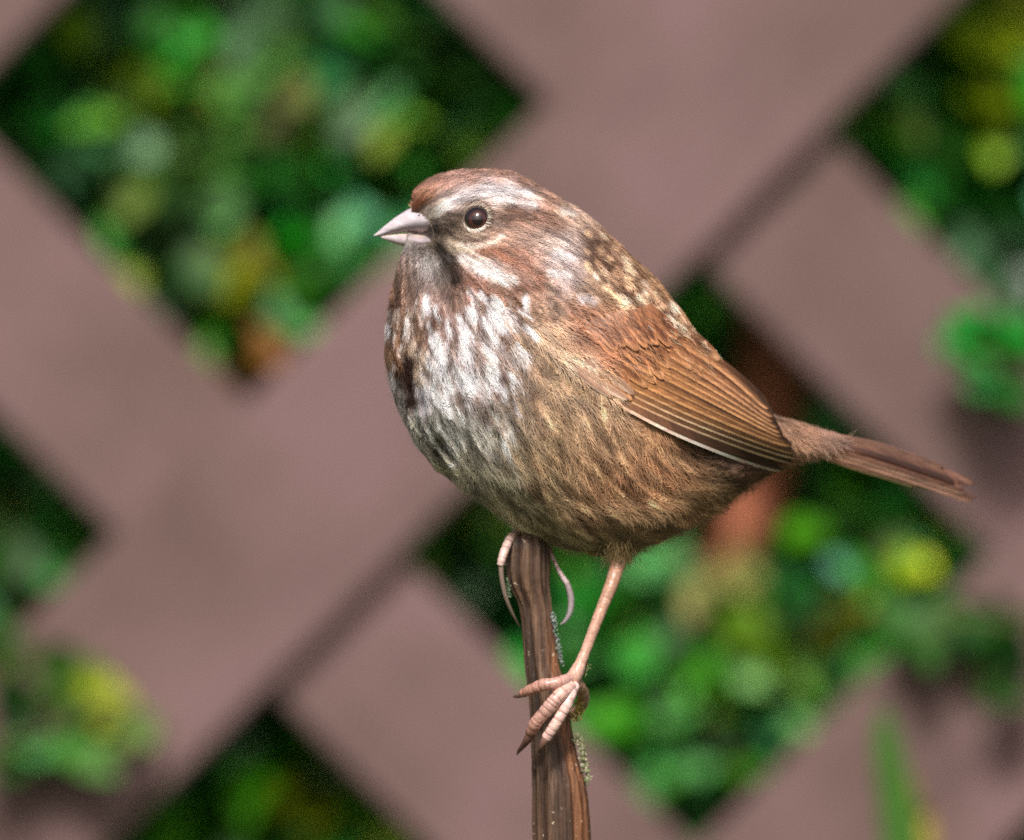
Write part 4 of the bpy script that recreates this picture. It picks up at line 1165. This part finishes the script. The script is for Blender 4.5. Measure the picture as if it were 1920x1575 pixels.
for side in (0, 1):
    c = el_ - en_ * .0013
    nrm = Vector(en_)
    if side:
        yc0 = float(yc_of(893)); c = Vector((c.x, 2 * yc0 - c.y, c.z)); nrm.y *= -1
    ico('eye', c, 26.5 * S, M_eye, bird)
    # eyelid ring
    a = nrm.cross(Vector((0, 0, 1))).normalized(); b = a.cross(nrm).normalized()
    if b.z < 0: b = -b
    V = []; F = []; C = []
    nA, nB = 56, 10
    for i in range(nA):
        th = 2 * math.pi * i / nA
        rad = (a * math.cos(th) + b * math.sin(th))
        crn = c + nrm * .00150
        bead = 1 + .12 * math.sin(th * 22)
        for k in range(nB):
            ph = 2 * math.pi * k / nB
            rr_ = .00017 * bead
            V.append(crn + rad * (23.2 * S + rr_ * math.cos(ph)) + nrm * rr_ * 1.1 * math.sin(ph))
            dk = .5 + .5 * math.sin(th)       # darker skin above, pale below
            C.append(lin((150, 128, 110)) * (1 - dk) + lin((84, 66, 56)) * dk)
    for i in range(nA):
        for k in range(nB):
            F.append((i * nB + k, ((i + 1) % nA) * nB + k, ((i + 1) % nA) * nB + (k + 1) % nB, i * nB + (k + 1) % nB))
    mesh_np('eyelid', np.array(V), F, M_lid, bird, np.array(C))
    # short ring feathers round the eye
    V = []; F = []; C = []; n = 0
    for i in range(420):
        th = random.uniform(0, 2 * math.pi); rr0 = random.uniform(23, 31) * S
        rad = a * math.cos(th) + b * math.sin(th)
        sx_ = 1 if a.x > 0 else -1
        tang = (a * -math.sin(th) + b * math.cos(th))
        # radial with a sweep backwards
        back = Vector((1, 0, -.15)); back = (back - nrm * back.dot(nrm)).normalized()
        dirn = (rad * .75 + back * .75).normalized()
        p = c + nrm * (.00195 - .08 * max(rr0 - 22 * S, 0)) + rad * rr0
        q = p + dirn * random.uniform(5, 9) * S + nrm * .00015
        wv = tang * .65 * S
        pale = max(.45 if rr0 < 26.5 * S else 0, max(0, -math.sin(th)) ** .6)
        upper = max(0, math.sin(th))
        if rr0 > 27.5 * S: cc_ = lin((150, 122, 100)) if random.random() < .6 else lin((70, 54, 42))
        else: cc_ = lin((90, 72, 58)) * (1 - pale) + lin((250, 240, 226)) * pale
        if upper > .3 and rr0 < 27.5 * S: cc_ = cc_ * .4 + lin((196, 174, 156)) * .6
        if dirn.dot(Vector((-1, 0, 0))) > .2: cc_ = cc_ * .65
        cc_ = cc_ * random.uniform(.7, 1.2)
        V += [p - wv, p + wv, q + wv * .3, q - wv * .3]; C += [cc_] * 4
        F.append((n, n + 1, n + 2, n + 3)); n += 4
    e_ = mesh_np('eye_ring', np.array(V), F, M_plume, bird, np.clip(np.array(C), .01, .9), smooth=False); e_['kind'] = 'stuff'

# ------------------------------------------------------------------ beak
beak = bpy.data.objects.new('beak', None); link(beak, bird)
def loft(name, rows, mat, parent, colf, top_pow=1.0, seg=28, closed_tip=True):
    """rows: (topx,topy,botx,boty,halfdepth px)"""
    c = catmull(np.array(rows, float), 8)
    V = []; F = []; C = []
    yc0 = float(yc_of(760))
    for i, r in enumerate(c):
        cx, cy = (r[0] + r[2]) / 2, (r[1] + r[3]) / 2; ax, ay = (r[0] - r[2]) / 2, (r[1] - r[3]) / 2
        for k in range(seg):
            th = 2 * math.pi * k / seg; co, si = math.cos(th), math.sin(th)
            dd = r[4] * (abs(si) ** .85) * (1 if si > 0 else -1) * (1 - .25 * max(co, 0) if top_pow else 1)
            V.append(W(cx + ax * co, cy + ay * co, yc0 - dd * S)); C.append(lin(colf(i / (len(c) - 1), co, si)) * (.72 + .5 * vnoise(cx / 9 + co * 2, cy / 5 + si * 3, 44)))
    n = len(c)
    for i in range(n - 1):
        for k in range(seg):
            F.append((i * seg + k, i * seg + (k + 1) % seg, (i + 1) * seg + (k + 1) % seg, (i + 1) * seg + k))
    F.append(tuple(range(seg))[::-1]); F.append(tuple((n - 1) * seg + k for k in range(seg)))
    return mesh_np(name, np.array(V), F, mat, parent, np.array(C))
def cu(t, co, si):
    g_ = np.array((214, 204, 210)) * (1 - t * .1) if co > -.25 else np.array((168, 150, 154)) * (1 - t * .08)  # pale top and darker lower band: highlight and shading painted on the bill
    g_ = g_ * (1 - .3 * max(0, 1 - abs(co + .35) / .25))
    if co < -.55: g_ = g_ * .80 + np.array((120, 90, 90)) * .12
    if t < .12: g_ = g_ * .8
    return g_
def cl(t, co, si):
    g_ = np.array((182, 168, 172))
    if co > .55: g_ = np.array((205, 184, 172))
    if co < -.5: g_ = np.array((170, 158, 150))
    return g_
um = loft('upper_mandible', [(812, 380, 850, 448, 60), (786, 384, 818, 441, 48), (764, 393, 788, 437, 33), (742, 407, 764, 434.5, 21), (724, 421, 742, 437, 12.5), (710, 433, 721, 441, 5.2), (703, 439, 707, 443, 2), (700.5, 441.5, 701.5, 443, .6)], M_beak, beak, cu)
lmn = loft('lower_mandible', [(850, 447, 828, 458, 54), (820, 441, 797, 461, 42), (788, 438, 777, 462.5, 27), (764, 436.5, 756, 461, 17), (744, 438, 740, 456, 10), (728, 440.5, 726, 450.5, 5), (715, 442.5, 714.5, 446.5, 2)], M_beak, beak, cl)
M_nos = flat_mat('nostril_dark', (60, 42, 42), .7, .2)
for sgn in (-1, 1):
    o = ico('nostril', W(789, 405, float(yc_of(760)) + sgn * 34 * S), 4.5 * S, M_nos, beak, (1.3, .7, .8), sub=2)
# bristles at the bill base
V = []; F = []; C = []; n = 0
for i in range(420):
    t = random.random(); sgn = random.choice((-1, -1, 1))
    if random.random() < .62:
        bx0, by0 = 772 + 34 * t + random.uniform(-4, 6), 384 + 26 * t + random.uniform(-5, 4); dep = 8 + 46 * t
        d = (random.uniform(-.9, -.1), random.uniform(-.9, -.3) + t * .6); cc_ = lin(random.choice([(160, 92, 48), (120, 72, 42), (220, 190, 160)])) if t < .45 else lin(random.choice([(215, 196, 178), (80, 64, 54), (110, 92, 80)]))
    else:
        bx0, by0 = 806 + 18 * t, 408 + 50 * t; dep = 52
        d = (random.uniform(-.8, .3), random.uniform(-.2, .8)); cc_ = lin(random.choice([(90, 74, 62), (130, 114, 96), (170, 152, 130)]))
    y = float(yc_of(780)) + sgn * dep * S * 1.05
    p = W(bx0, by0, y); ln = random.uniform(5, 11)
    q = W(bx0 + d[0] * ln, by0 + d[1] * ln, y + sgn * 2 * S)
    wv = Vector((-(q - p).z, 0, (q - p).x)).normalized() * .6 * S
    V += [p - wv, p + wv, q + wv * .2, q - wv * .2]; C += [cc_] * 4; F.append((n, n + 1, n + 2, n + 3)); n += 4
b_ = mesh_np('bristles', np.array(V), F, M_plume, bird, np.clip(np.array(C), .01, .9), smooth=False); b_['kind'] = 'stuff'

# ------------------------------------------------------------------ wings and tail: single vaned feathers
def vane(name, pts, wout, win, ysurf, parent, cols, n=26, m=9, cup=.00025, yawfn=None, mirror=False, tipround=.8, barb=.10, jag=0.0, kind_dark=False):
    """pts: px bezier control (3) or more; wout: half width on the lower/outer side, win: on the inner/upper side (px);
    ysurf(px,py,t): depth. cols: dict edge, mid, dark, base"""
    P_ = catmull(np.array(pts, float), 10)
    d_ = np.concatenate([[0], np.cumsum(np.hypot(*np.diff(P_, axis=0).T))])
    n = max(n, int(d_[-1] / 4.0))
    q = np.linspace(0, d_[-1], n)
    P_ = np.stack([np.interp(q, d_, P_[:, k]) for k in range(2)], 1)
    T = np.gradient(P_, axis=0); T /= np.linalg.norm(T, axis=1, keepdims=True)
    Nr = np.stack([-T[:, 1], T[:, 0]], 1)        # points down/left: the outer side for a feather running right-down
    V = []; C = []
    vs = np.linspace(-1, 1, m)
    seed = random.randint(0, 999); fk = random.uniform(.84, 1.16)
    for i in range(n):
        t = i / (n - 1)
        wprof = min(1, (t / .10 + .25)) * (max(0, 1 - max(0, (t - tipround) / (1 - tipround + 1e-6)) ** 2.2)) ** .5
        ys = ysurf(P_[i, 0], P_[i, 1], t)
        for v in vs:
            wpx = (wout if v > 0 else win) * wprof
            off = v * wpx
            bt = v * v * .0 + 0
            px, py = P_[i] + Nr[i] * off + T[i] * (abs(v) * 4 * (1 - t)) * 0
            jn = 1 + jag * (vnoise(t * 60 + seed, v * 3, 7) - .5)
            if hasattr(ysurf, 'joint'): ys = ysurf(px, py, t)
            y = ys + cup * (v * v) + .00002 * math.sin(t * 260 + v * 9)  - (.00012 if abs(v) < .1 else 0)
            if mirror:
                yc0 = float(yc_of(px)); y = 2 * yc0 - y
            V.append(W(px, py, y))
            if v > .42: c = cols['edge']
            elif v > -.02: c = cols['mid']
            elif v > -.26: c = cols['shaft']
            else: c = cols['dark']
            c = np.array(c, float)
            if 'tip' in cols and t > .82:
                a = min(1, (t - .82) / .1); c = c * (1 - a) + np.array(cols['tip']) * a
            if 'base' in cols:
                a = max(0, 1 - t / .55); c = c * (1 - a * .55) + np.array(cols['base']) * a * .55
            if 'centre' in cols:
                a = max(0, 1 - abs(v + .1) / .45) * max(0, 1 - abs(t - .68) / .26); c = c * (1 - a) + np.array(cols['centre']) * a
            if kind_dark and t > .5: c = c * (1 - .28 * min(1, (t - .5) / .3) * (1 if v < .42 else .25))
            k = 1 + barb * 2 * (vnoise(t * n * .8 + abs(v) * 5 + seed, seed, 9) - .5)
            C.append(lin(np.clip(c * k, 0, 255)) * ALB * np.array([1.14, 1.04, .96]) * fk)
    F = [(i * m + k, i * m + k + 1, (i + 1) * m + k + 1, (i + 1) * m + k) for i in range(n - 1) for k in range(m - 1)]
    return mesh_np(name, np.array(V), F, M_vane, parent, np.clip(np.array(C), .004, .9))

ycache = {}
def surf_y(px, py):
    loc, nor = hit(px, py)
    if loc is not None: return loc.y
    l, n_, _, _ = bvh.find_nearest(W(px, py, float(yc_of(px))))
    return l.y
WX = []; WY = []
for qx in range(1060, 1500, 12):
    for qy in range(590, 900, 12):
        if inside(np.array(qx), np.array(qy), [(1060,590),(1180,590),(1290,612),(1350,660),(1455,775),(1500,830),(1495,885),(1460,890),(1290,830),(1130,760),(1060,700)]):
            WX.append((qx, qy)); WY.append(surf_y(qx, qy))
WX = np.array(WX, float); WY = np.array(WY)
def _basis(x, y):
    u = (np.asarray(x) - 1280) / 220; v = (np.asarray(y) - 740) / 150
    return np.stack([u ** a * v ** b for a in range(5) for b in range(5 - a)], -1)
WC = np.linalg.lstsq(_basis(WX[:, 0], WX[:, 1]), WY, rcond=None)[0]
def feather_depth(pts, lift0, lift1):
    f = lambda px, py, t: float(_basis(px, py) @ WC) - .0004 - (lift0 + (lift1 - lift0) * t)
    f.joint = True
    return f
def feather_depth_old(pts, lift0, lift1):
    P_ = catmull(np.array(pts, float), 10)
    ts = np.linspace(0, 1, len(P_)); ys = np.array([surf_y(*p) for p in P_])
    co = np.polyfit(ts, ys, 3)
    res = np.max(np.polyval(co, ts) - ys)
    Td = np.gradient(P_, axis=0); Td /= np.linalg.norm(Td, axis=1, keepdims=True)
    Nd = np.stack([-Td[:, 1], Td[:, 0]], 1)
    sl = np.array([(surf_y(*(p + 12 * q)) - surf_y(*(p - 12 * q))) / 24 for p, q in zip(P_, Nd)])
    cs = np.polyfit(ts, np.clip(sl, -3 * S, 1.2 * S), 2)
    f = lambda px, py, t: float(np.polyval(co, t) - max(res, 0) * .5 - (lift0 + (lift1 - lift0) * t))
    f.slope = lambda t: float(np.polyval(cs, t))
    return f

FL = [  # base, mid, tip, outer, inner width, kind
 ((1142,742),(1225,794),(1320,838),(1467,884),8,13,'p0'),
 ((1150,735),(1240,786),(1340,824),(1487,868),7,13,'p1'),
 ((1158,728),(1250,778),(1345,809),(1491,858),7,13,'p1'),
 ((1166,722),(1260,768),(1348,796),(1492,850),7,13,'p2'),
 ((1174,716),(1268,757),(1350,783),(1484,838),8,13,'s'),
 ((1182,710),(1276,746),(1352,770),(1477,829),8,13,'s'),
 ((1190,704),(1282,735),(1354,757),(1470,820),8,13,'s'),
 ((1200,696),(1290,724),(1358,745),(1464,811),8,13,'s'),
 ((1212,690),(1300,714),(1365,734),(1458,802),9,14,'s'),
 ((1226,680),(1310,703),(1372,720),(1452,792),10,15,'t'),
 ((1242,668),(1322,690),(1382,708),(1448,780),10,14,'t'),
 ((1262,654),(1335,676),(1388,700),(1442,768),8,10,'t'),
]
CK = {'p0': dict(edge=(232,214,208), mid=(76,56,44), shaft=(70,48,36), dark=(64,46,36), base=(170,120,84)),
      'p1': dict(edge=(210,184,156), mid=(96,72,54), shaft=(58,42,32), dark=(56,42,34), base=(176,124,80)),
      'p2': dict(edge=(206,170,130), mid=(120,86,60), shaft=(64,46,34), dark=(62,46,36), base=(178,124,78)),
      's': dict(edge=(192,148,106), mid=(136,96,66), shaft=(56,38,28), dark=(66,44,30), base=(190,136,88)),
      't': dict(edge=(188,142,104), mid=(140,100,72), shaft=(84,54,36), dark=(78,52,36), base=(186,132,90))}
_FL = []
for i, (a, b, b2_, c, wo_, wi_, kd) in enumerate(FL):
    f = i / 11
    a = (1142 + 135 * f + random.uniform(-3, 3), 742 - 100 * f ** 1.1); c = (c[0] + random.uniform(-3, 2), c[1] + random.uniform(-1.5, 1.5))
    T_ = np.array(c) - np.array(a); L_ = np.hypot(*T_); N_ = np.array((T_[1], -T_[0])) / L_      # up-right normal
    bl = -9 + 17 * f + random.uniform(-1.5, 1.5)
    b = tuple(np.array(a) + T_ * .36 + N_ * bl); b2_ = tuple(np.array(a) + T_ * .70 + N_ * bl * .85)
    _FL.append((a, b, b2_, c, wo_ * random.uniform(.8, 1.25), wi_ + 2, kd))
FL = _FL
GC = []
for i in range(12):
    f = i / 11
    tip = (1172 + 178 * f, 752 - 72 * f - 12 * math.sin(f * 3.14)); ba = (1066 + 160 * f, 640 - 40 * f)
    md = ((tip[0] + ba[0]) / 2 + 5, (tip[1] + ba[1]) / 2 - 6)
    GC.append((ba, md, (tip[0] + random.uniform(-15, 13), tip[1] + random.uniform(-13, 9)), 11, 15))
MC = []
for i in range(10):
    f = i / 9
    ba = (1082 + 120 * f + random.uniform(-6, 6), 600 - 22 * f); tip = (ba[0] + 66 + random.uniform(-8, 8), ba[1] + 64 + random.uniform(-10, 10))
    MC.append((ba, ((ba[0] + tip[0]) / 2 + 3, (ba[1] + tip[1]) / 2 - 4), tip, random.uniform(8, 12), random.uniform(10, 15)))
for mir in (False, True):
    wing = bpy.data.objects.new('wing', None); link(wing, bird)
    if mir: wing['label'] = 'far side wing mostly hidden behind the back'
    for i, (a, b, b2_, c, wo_, wi_, kd) in enumerate(FL):
        pts = [a, b, b2_, c]
        fd = feather_depth(pts, .0001 + i * .00020, .0022 + i * .00016)
        vane('flight_feather', pts, wo_, wi_, fd, wing, CK[kd], mirror=mir, kind_dark=True, barb=.16)
    for i, (a, b, c, wo_, wi_) in enumerate(GC):
        fd = feather_depth([a, b, c], -.0002 + i * .00006, .0009 + i * .00020)
        f = i / 11
        vane('covert_feather', [a, b, c], wo_, wi_, fd, wing,
             dict(edge=(172, 124, 84), mid=(142, 96, 62), shaft=(100, 66, 44), dark=(132, 88, 58), tip=(176, 132, 94), base=(146, 104, 76), centre=(70, 46, 32) if 2 < i else (116, 74, 46)), mirror=mir, tipround=.55, barb=.30, jag=.2, cup=.0001)
    for i, (a, b, c, wo_, wi_) in enumerate(MC):
        fd = feather_depth([a, b, c], .0000 + i * .00006, .0013 + i * .00014)
        vane('covert_feather', [a, b, c], wo_, wi_, fd, wing,
             dict(edge=(158, 112, 78), mid=(134, 90, 62), shaft=(100, 66, 46), dark=(126, 84, 60), tip=(150, 108, 76), base=(150, 112, 88), centre=(88, 56, 40)), mirror=mir, tipround=.45, barb=.30, cup=.0001)
    # alula: pale grey feathers at the bend
    for (pts, wo_, wi_, ex) in (([(1085, 690), (1125, 716), (1180, 750)], 9, 7, 0), ([(1072, 690), (1112, 722), (1150, 748)], 5, 6, .0004), ([(1095, 676), (1145, 704), (1190, 742)], 7, 9, -.0003)):
        fd = feather_depth(pts, .0009 + ex, .0016 + ex)
        vane('covert_feather', pts, wo_, wi_, fd, wing, dict(edge=(206, 184, 170), mid=(164, 136, 118), shaft=(132, 104, 88), dark=(158, 128, 108)), mirror=mir, tipround=.6, barb=.06)

tail = bpy.data.objects.new('tail', None); link(tail, bird)
TL = [ # pts, outer, inner, dy, cols
 ([(1490,812),(1600,830),(1700,856),(1828,909)],5,6,.0000,'a'),
 ([(1490,818),(1600,838),(1700,866),(1800,906)],5,8,.0006,'b'),
 ([(1492,824),(1600,846),(1700,876),(1790,908)],5,9,.0010,'d'),
 ([(1494,832),(1600,858),(1700,890),(1812,926)],5,8,.0004,'c'),
 ([(1496,838),(1600,866),(1700,898),(1824,941)],5,7,-.0002,'a'),
 ([(1498,843),(1590,870),(1680,896),(1780,926)],4,7,-.0006,'b'),
 ([(1520,850),(1600,878),(1660,896),(1718,914)],3,4,-.0009,'e'),
 ([(1492,806),(1580,820),(1660,838),(1770,878)],4,5,.0003,'c')]
TC = {'a': dict(edge=(168,136,122), mid=(136,104,92), shaft=(84,58,48), dark=(104,76,64)),
      'b': dict(edge=(140,110,98), mid=(112,84,72), shaft=(74,50,42), dark=(88,62,52)),
      'c': dict(edge=(174,144,132), mid=(126,96,84), shaft=(76,54,46), dark=(92,66,56)),
      'd': dict(edge=(70,44,36), mid=(56,34,28), shaft=(48,28,22), dark=(50,30,24)),  # near-black vane painted as the shaded gap between tail feathers
      'e': dict(edge=(160,150,114), mid=(112,98,70), shaft=(80,68,48), dark=(96,82,60))}
TL += [([(1492,815),(1600,834),(1700,861),(1815,912)],3,6,.0002,'b'), ([(1494,828),(1600,852),(1700,883),(1806,918)],4,7,.0008,'b'), ([(1496,835),(1600,862),(1700,894),(1830,935)],3,6,.0001,'c'), ([(1498,841),(1600,869),(1700,900),(1800,934)],3,6,-.0004,'c')]
for pts, wo_, wi_, dy, kd in TL:
    cols = dict(TC[kd]); cols['base'] = (176, 132, 108)
    vane('tail_feather', pts, wo_, wi_, (lambda dy: lambda px, py, t: float(yc_of(px)) - .0012 - dy * 1.2)(dy), tail, cols, tipround=.93, barb=.2, jag=.3)
    if dy >= 0.0003:
        vane('tail_feather', [(p[0] - 6, p[1] + 3) for p in pts], wo_, wi_, (lambda dy: lambda px, py, t: float(yc_of(px)) + .0012 + dy)(dy), tail, cols, tipround=.82)

# ------------------------------------------------------------------ the broken dead stem
def stem_mat():
    m, nt, p, out = new_mat('dead_fibrous_stem')
    N, Lk = nt.nodes, nt.links
    tc = N.new('ShaderNodeTexCoord')
    at = N.new('ShaderNodeAttribute'); at.attribute_name = 'tint'
    mp = N.new('ShaderNodeMapping'); mp.inputs['Scale'].default_value = (1600, 1600, 60)
    Lk.new(tc.outputs['Object'], mp.inputs['Vector'])
    nz = N.new('ShaderNodeTexNoise'); nz.inputs['Scale'].default_value = 1; nz.inputs['Detail'].default_value = 6; nz.inputs['Roughness'].default_value = .65
    Lk.new(mp.outputs[0], nz.inputs['Vector'])
    r = N.new('ShaderNodeValToRGB'); e = r.color_ramp.elements
    e[0].position = .36; e[0].color = (.35, .32, .3, 1); e[1].position = .66; e[1].color = (1.55, 1.5, 1.45, 1)
    Lk.new(nz.outputs['Fac'], r.inputs['Fac'])
    mx = N.new('ShaderNodeVectorMath'); mx.operation = 'MULTIPLY'
    Lk.new(at.outputs['Color'], mx.inputs[0]); Lk.new(r.outputs[0], mx.inputs[1])
    n2 = N.new('ShaderNodeTexNoise'); n2.inputs['Scale'].default_value = 900; n2.inputs['Detail'].default_value = 3
    Lk.new(tc.outputs['Object'], n2.inputs['Vector'])
    r2 = N.new('ShaderNodeValToRGB'); r2.color_ramp.elements[0].position = .68; r2.color_ramp.elements[1].position = .73
    Lk.new(n2.outputs['Fac'], r2.inputs['Fac'])
    m2 = N.new('ShaderNodeMix'); m2.data_type = 'RGBA'; Lk.new(r2.outputs[0], m2.inputs[0]); Lk.new(mx.outputs[0], m2.inputs[6]); m2.inputs[7].default_value = (*lin((190, 170, 150)), 1)
    Lk.new(m2.outputs[2], p.inputs['Base Color'])
    p.inputs['Roughness'].default_value = .5; p.inputs['Specular IOR Level'].default_value = .45
    b = N.new('ShaderNodeBump'); b.inputs['Distance'].default_value = .0003; b.inputs['Strength'].default_value = .8
    Lk.new(nz.outputs['Fac'], b.inputs['Height']); Lk.new(b.outputs[0], p.inputs['Normal'])
    return m
stem = thing('plant_stem', 'dead brown broken off plant stem the sparrow is perched on', 'stem')
ROW = [(997,978,996),(1000,964,1008),(1006,955,1018),(1016,949,1026),(1030,946,1031),(1050,944,1032),(1075,944,1032),(1100,951,1033),(1130,967,1036),(1160,973,1040),(1200,976,1045),(1246,979,1052),
       (1290,984,1064),(1330,988,1071),(1370,990,1077),(1423,992,1088),(1470,994,1102),(1520,995,1109),(1575,997,1113),(1700,1003,1126),(2300,1060,1200),(4500,1200,1350),(8450,1330,1500)]
rows_ = catmull(np.array(ROW, float), 10)
NS = 120
SV = []; SC = []
rg = [random.uniform(.5, 1) for _ in range(8)]
for i, (py, xl, xr) in enumerate(rows_):
    cx = (xl + xr) / 2; r = (xr - xl) / 2
    for k in range(NS):
        th = 2 * math.pi * k / NS
        tw = th + py * .0006
        rib = .5 + .5 * math.sin(tw * 11 + 1.2 * math.sin(tw * 3))
        rib2 = vnoise(tw / (2 * math.pi) * 40 + 100, py / 260 + 10, 4)
        amp = min(1, (py - 995) / 60 + .3) if py < 1060 else 1
        rm = r * (1 - .12 * (1 - rib) ** 1.5 * amp - .09 * (rib2) * amp - .05 * vnoise(tw / (2 * math.pi) * 90 + 30, py / 120, 14)) + (.9 * (vnoise(py / 7, tw * 5 + 60, 8) - .5) if py < 1600 else 0)
        SV.append(W(cx + rm * math.cos(th), py, .0005 + rm * S * .82 * math.sin(th)))
        front = -math.sin(th)
        wob = vnoise(tw / (2 * math.pi) * 26 + 70, py / 420, 12)
        c = lin((92, 68, 54)) * (1 - rib * .5) + lin((138, 110, 88)) * rib * .5
        # peeled orange-tan strip running up the right face
        a_ = np.clip(1 - abs((th if th < math.pi * 1.5 else th - 2 * math.pi) + .75 + .25 * (vnoise(py / 90, 3, 2) - .5)) / .62, 0, 1) * np.clip((py - 1140) / 120, 0, 1) if th > math.pi else 0
        thd = (th - 2 * math.pi) if th > math.pi else th
        a_ = float(np.clip(1.3 - abs(thd + .72) / .5, 0, 1)) * float(np.clip((py - 1150) / 100, 0, 1))
        c = c * (1 - a_ * .8) + lin((168, 112, 72)) * a_ * .85
        a2 = float(np.clip(1.2 - abs(thd + 1.25) / .22, 0, 1)) * float(np.clip((py - 1350) / 60, 0, 1))
        c = c * (1 - a2 * .6) + lin((70, 44, 34)) * a2 * .6
        c = c * (.26 + .66 * wob)
        if py < 1100: c = c * .9  # stem top darkened: the bird's shadow put into the colour
        SC.append(c)
SV = [tuple(v) for v in SV]; n = len(rows_)
SF = [(i * NS + k, (i + 1) * NS + k, (i + 1) * NS + (k + 1) % NS, i * NS + (k + 1) % NS) for i in range(n - 1) for k in range(NS)]
SF.append(tuple(range(NS))); SF.append(tuple((n - 1) * NS + k for k in range(NS))[::-1])
mesh_np('stalk', np.array(SV), SF, stem_mat(), stem, np.array(SC))
# lichen crusts, peeling bark
M_lich = tint_mat('lichen', .85, .15, .1, .3, 3000, .8, 2500)
def crumbs(name, pts, n, spread, size, rgbs, flat=.6):
    bm = bmesh.new(); cl_ = bm.verts.layers.float_color.new('tint')
    n *= 3; size *= .62
    for i in range(n):
        t = random.random() * (len(pts) - 1); a = int(t); f = t - a
        b2_ = pts[min(a + 1, len(pts) - 1)]
        px = pts[a][0] * (1 - f) + b2_[0] * f + random.gauss(0, spread); py = pts[a][1] * (1 - f) + b2_[1] * f + random.gauss(0, spread * 1.5)
        y = pts[a][2] * (1 - f) + b2_[2] * f + random.gauss(0, spread * S)
        r = bmesh.ops.create_icosphere(bm, subdivisions=1, radius=size * S * random.uniform(.5, 1.4), matrix=Matrix.Translation(W(px, py, y)) @ Matrix.Rotation(random.uniform(0, 3), 4, random.choice('XYZ')) @ Matrix.Diagonal((1, flat, 1.3, 1)))
        c = lin(random.choice(rgbs)) * random.uniform(.7, 1.2)
        for v in r['verts']:
            v.co += Vector((random.gauss(0, 1), random.gauss(0, 1), random.gauss(0, 1))) * size * S * .22
            v[cl_] = (*c, 1)
    me = bpy.data.meshes.new(name); bm.to_mesh(me); bm.free(); me.materials.append(M_lich)
    o = link(bpy.data.objects.new(name, me), stem); o['kind'] = 'stuff'
    return o
GR = [(176, 176, 140), (150, 156, 118), (198, 190, 160), (128, 130, 92)]
crumbs('lichen', [(1083, 1384, -.002), (1090, 1400, -.002), (1096, 1430, -.002), (1102, 1462, -.001)], 70, 3.2, 3.6, GR)
crumbs('lichen', [(1036, 1150, -.001), (1040, 1175, -.001), (1048, 1215, -.001), (1054, 1245, -.001)], 60, 2.2, 2.2, [(150, 158, 160), (120, 134, 124), (170, 176, 172)])
crumbs('lichen', [(1085, 1300, -.002), (1092, 1318, -.001), (1086, 1330, -.001), (1076, 1345, -.002)], 60, 4.0, 4.2, [(170, 150, 84), (140, 130, 66), (186, 170, 110)])
crumbs('lichen', [(1098, 1238, -.008), (1102, 1252, -.008), (1094, 1268, -.008)], 26, 2.2, 2.0, [(150, 156, 110), (120, 130, 86)])
crumbs('lichen', [(950, 1090, -.002), (956, 1115, -.001)], 16, 2.0, 2.2, [(140, 160, 130), (110, 130, 100)])
print('done')
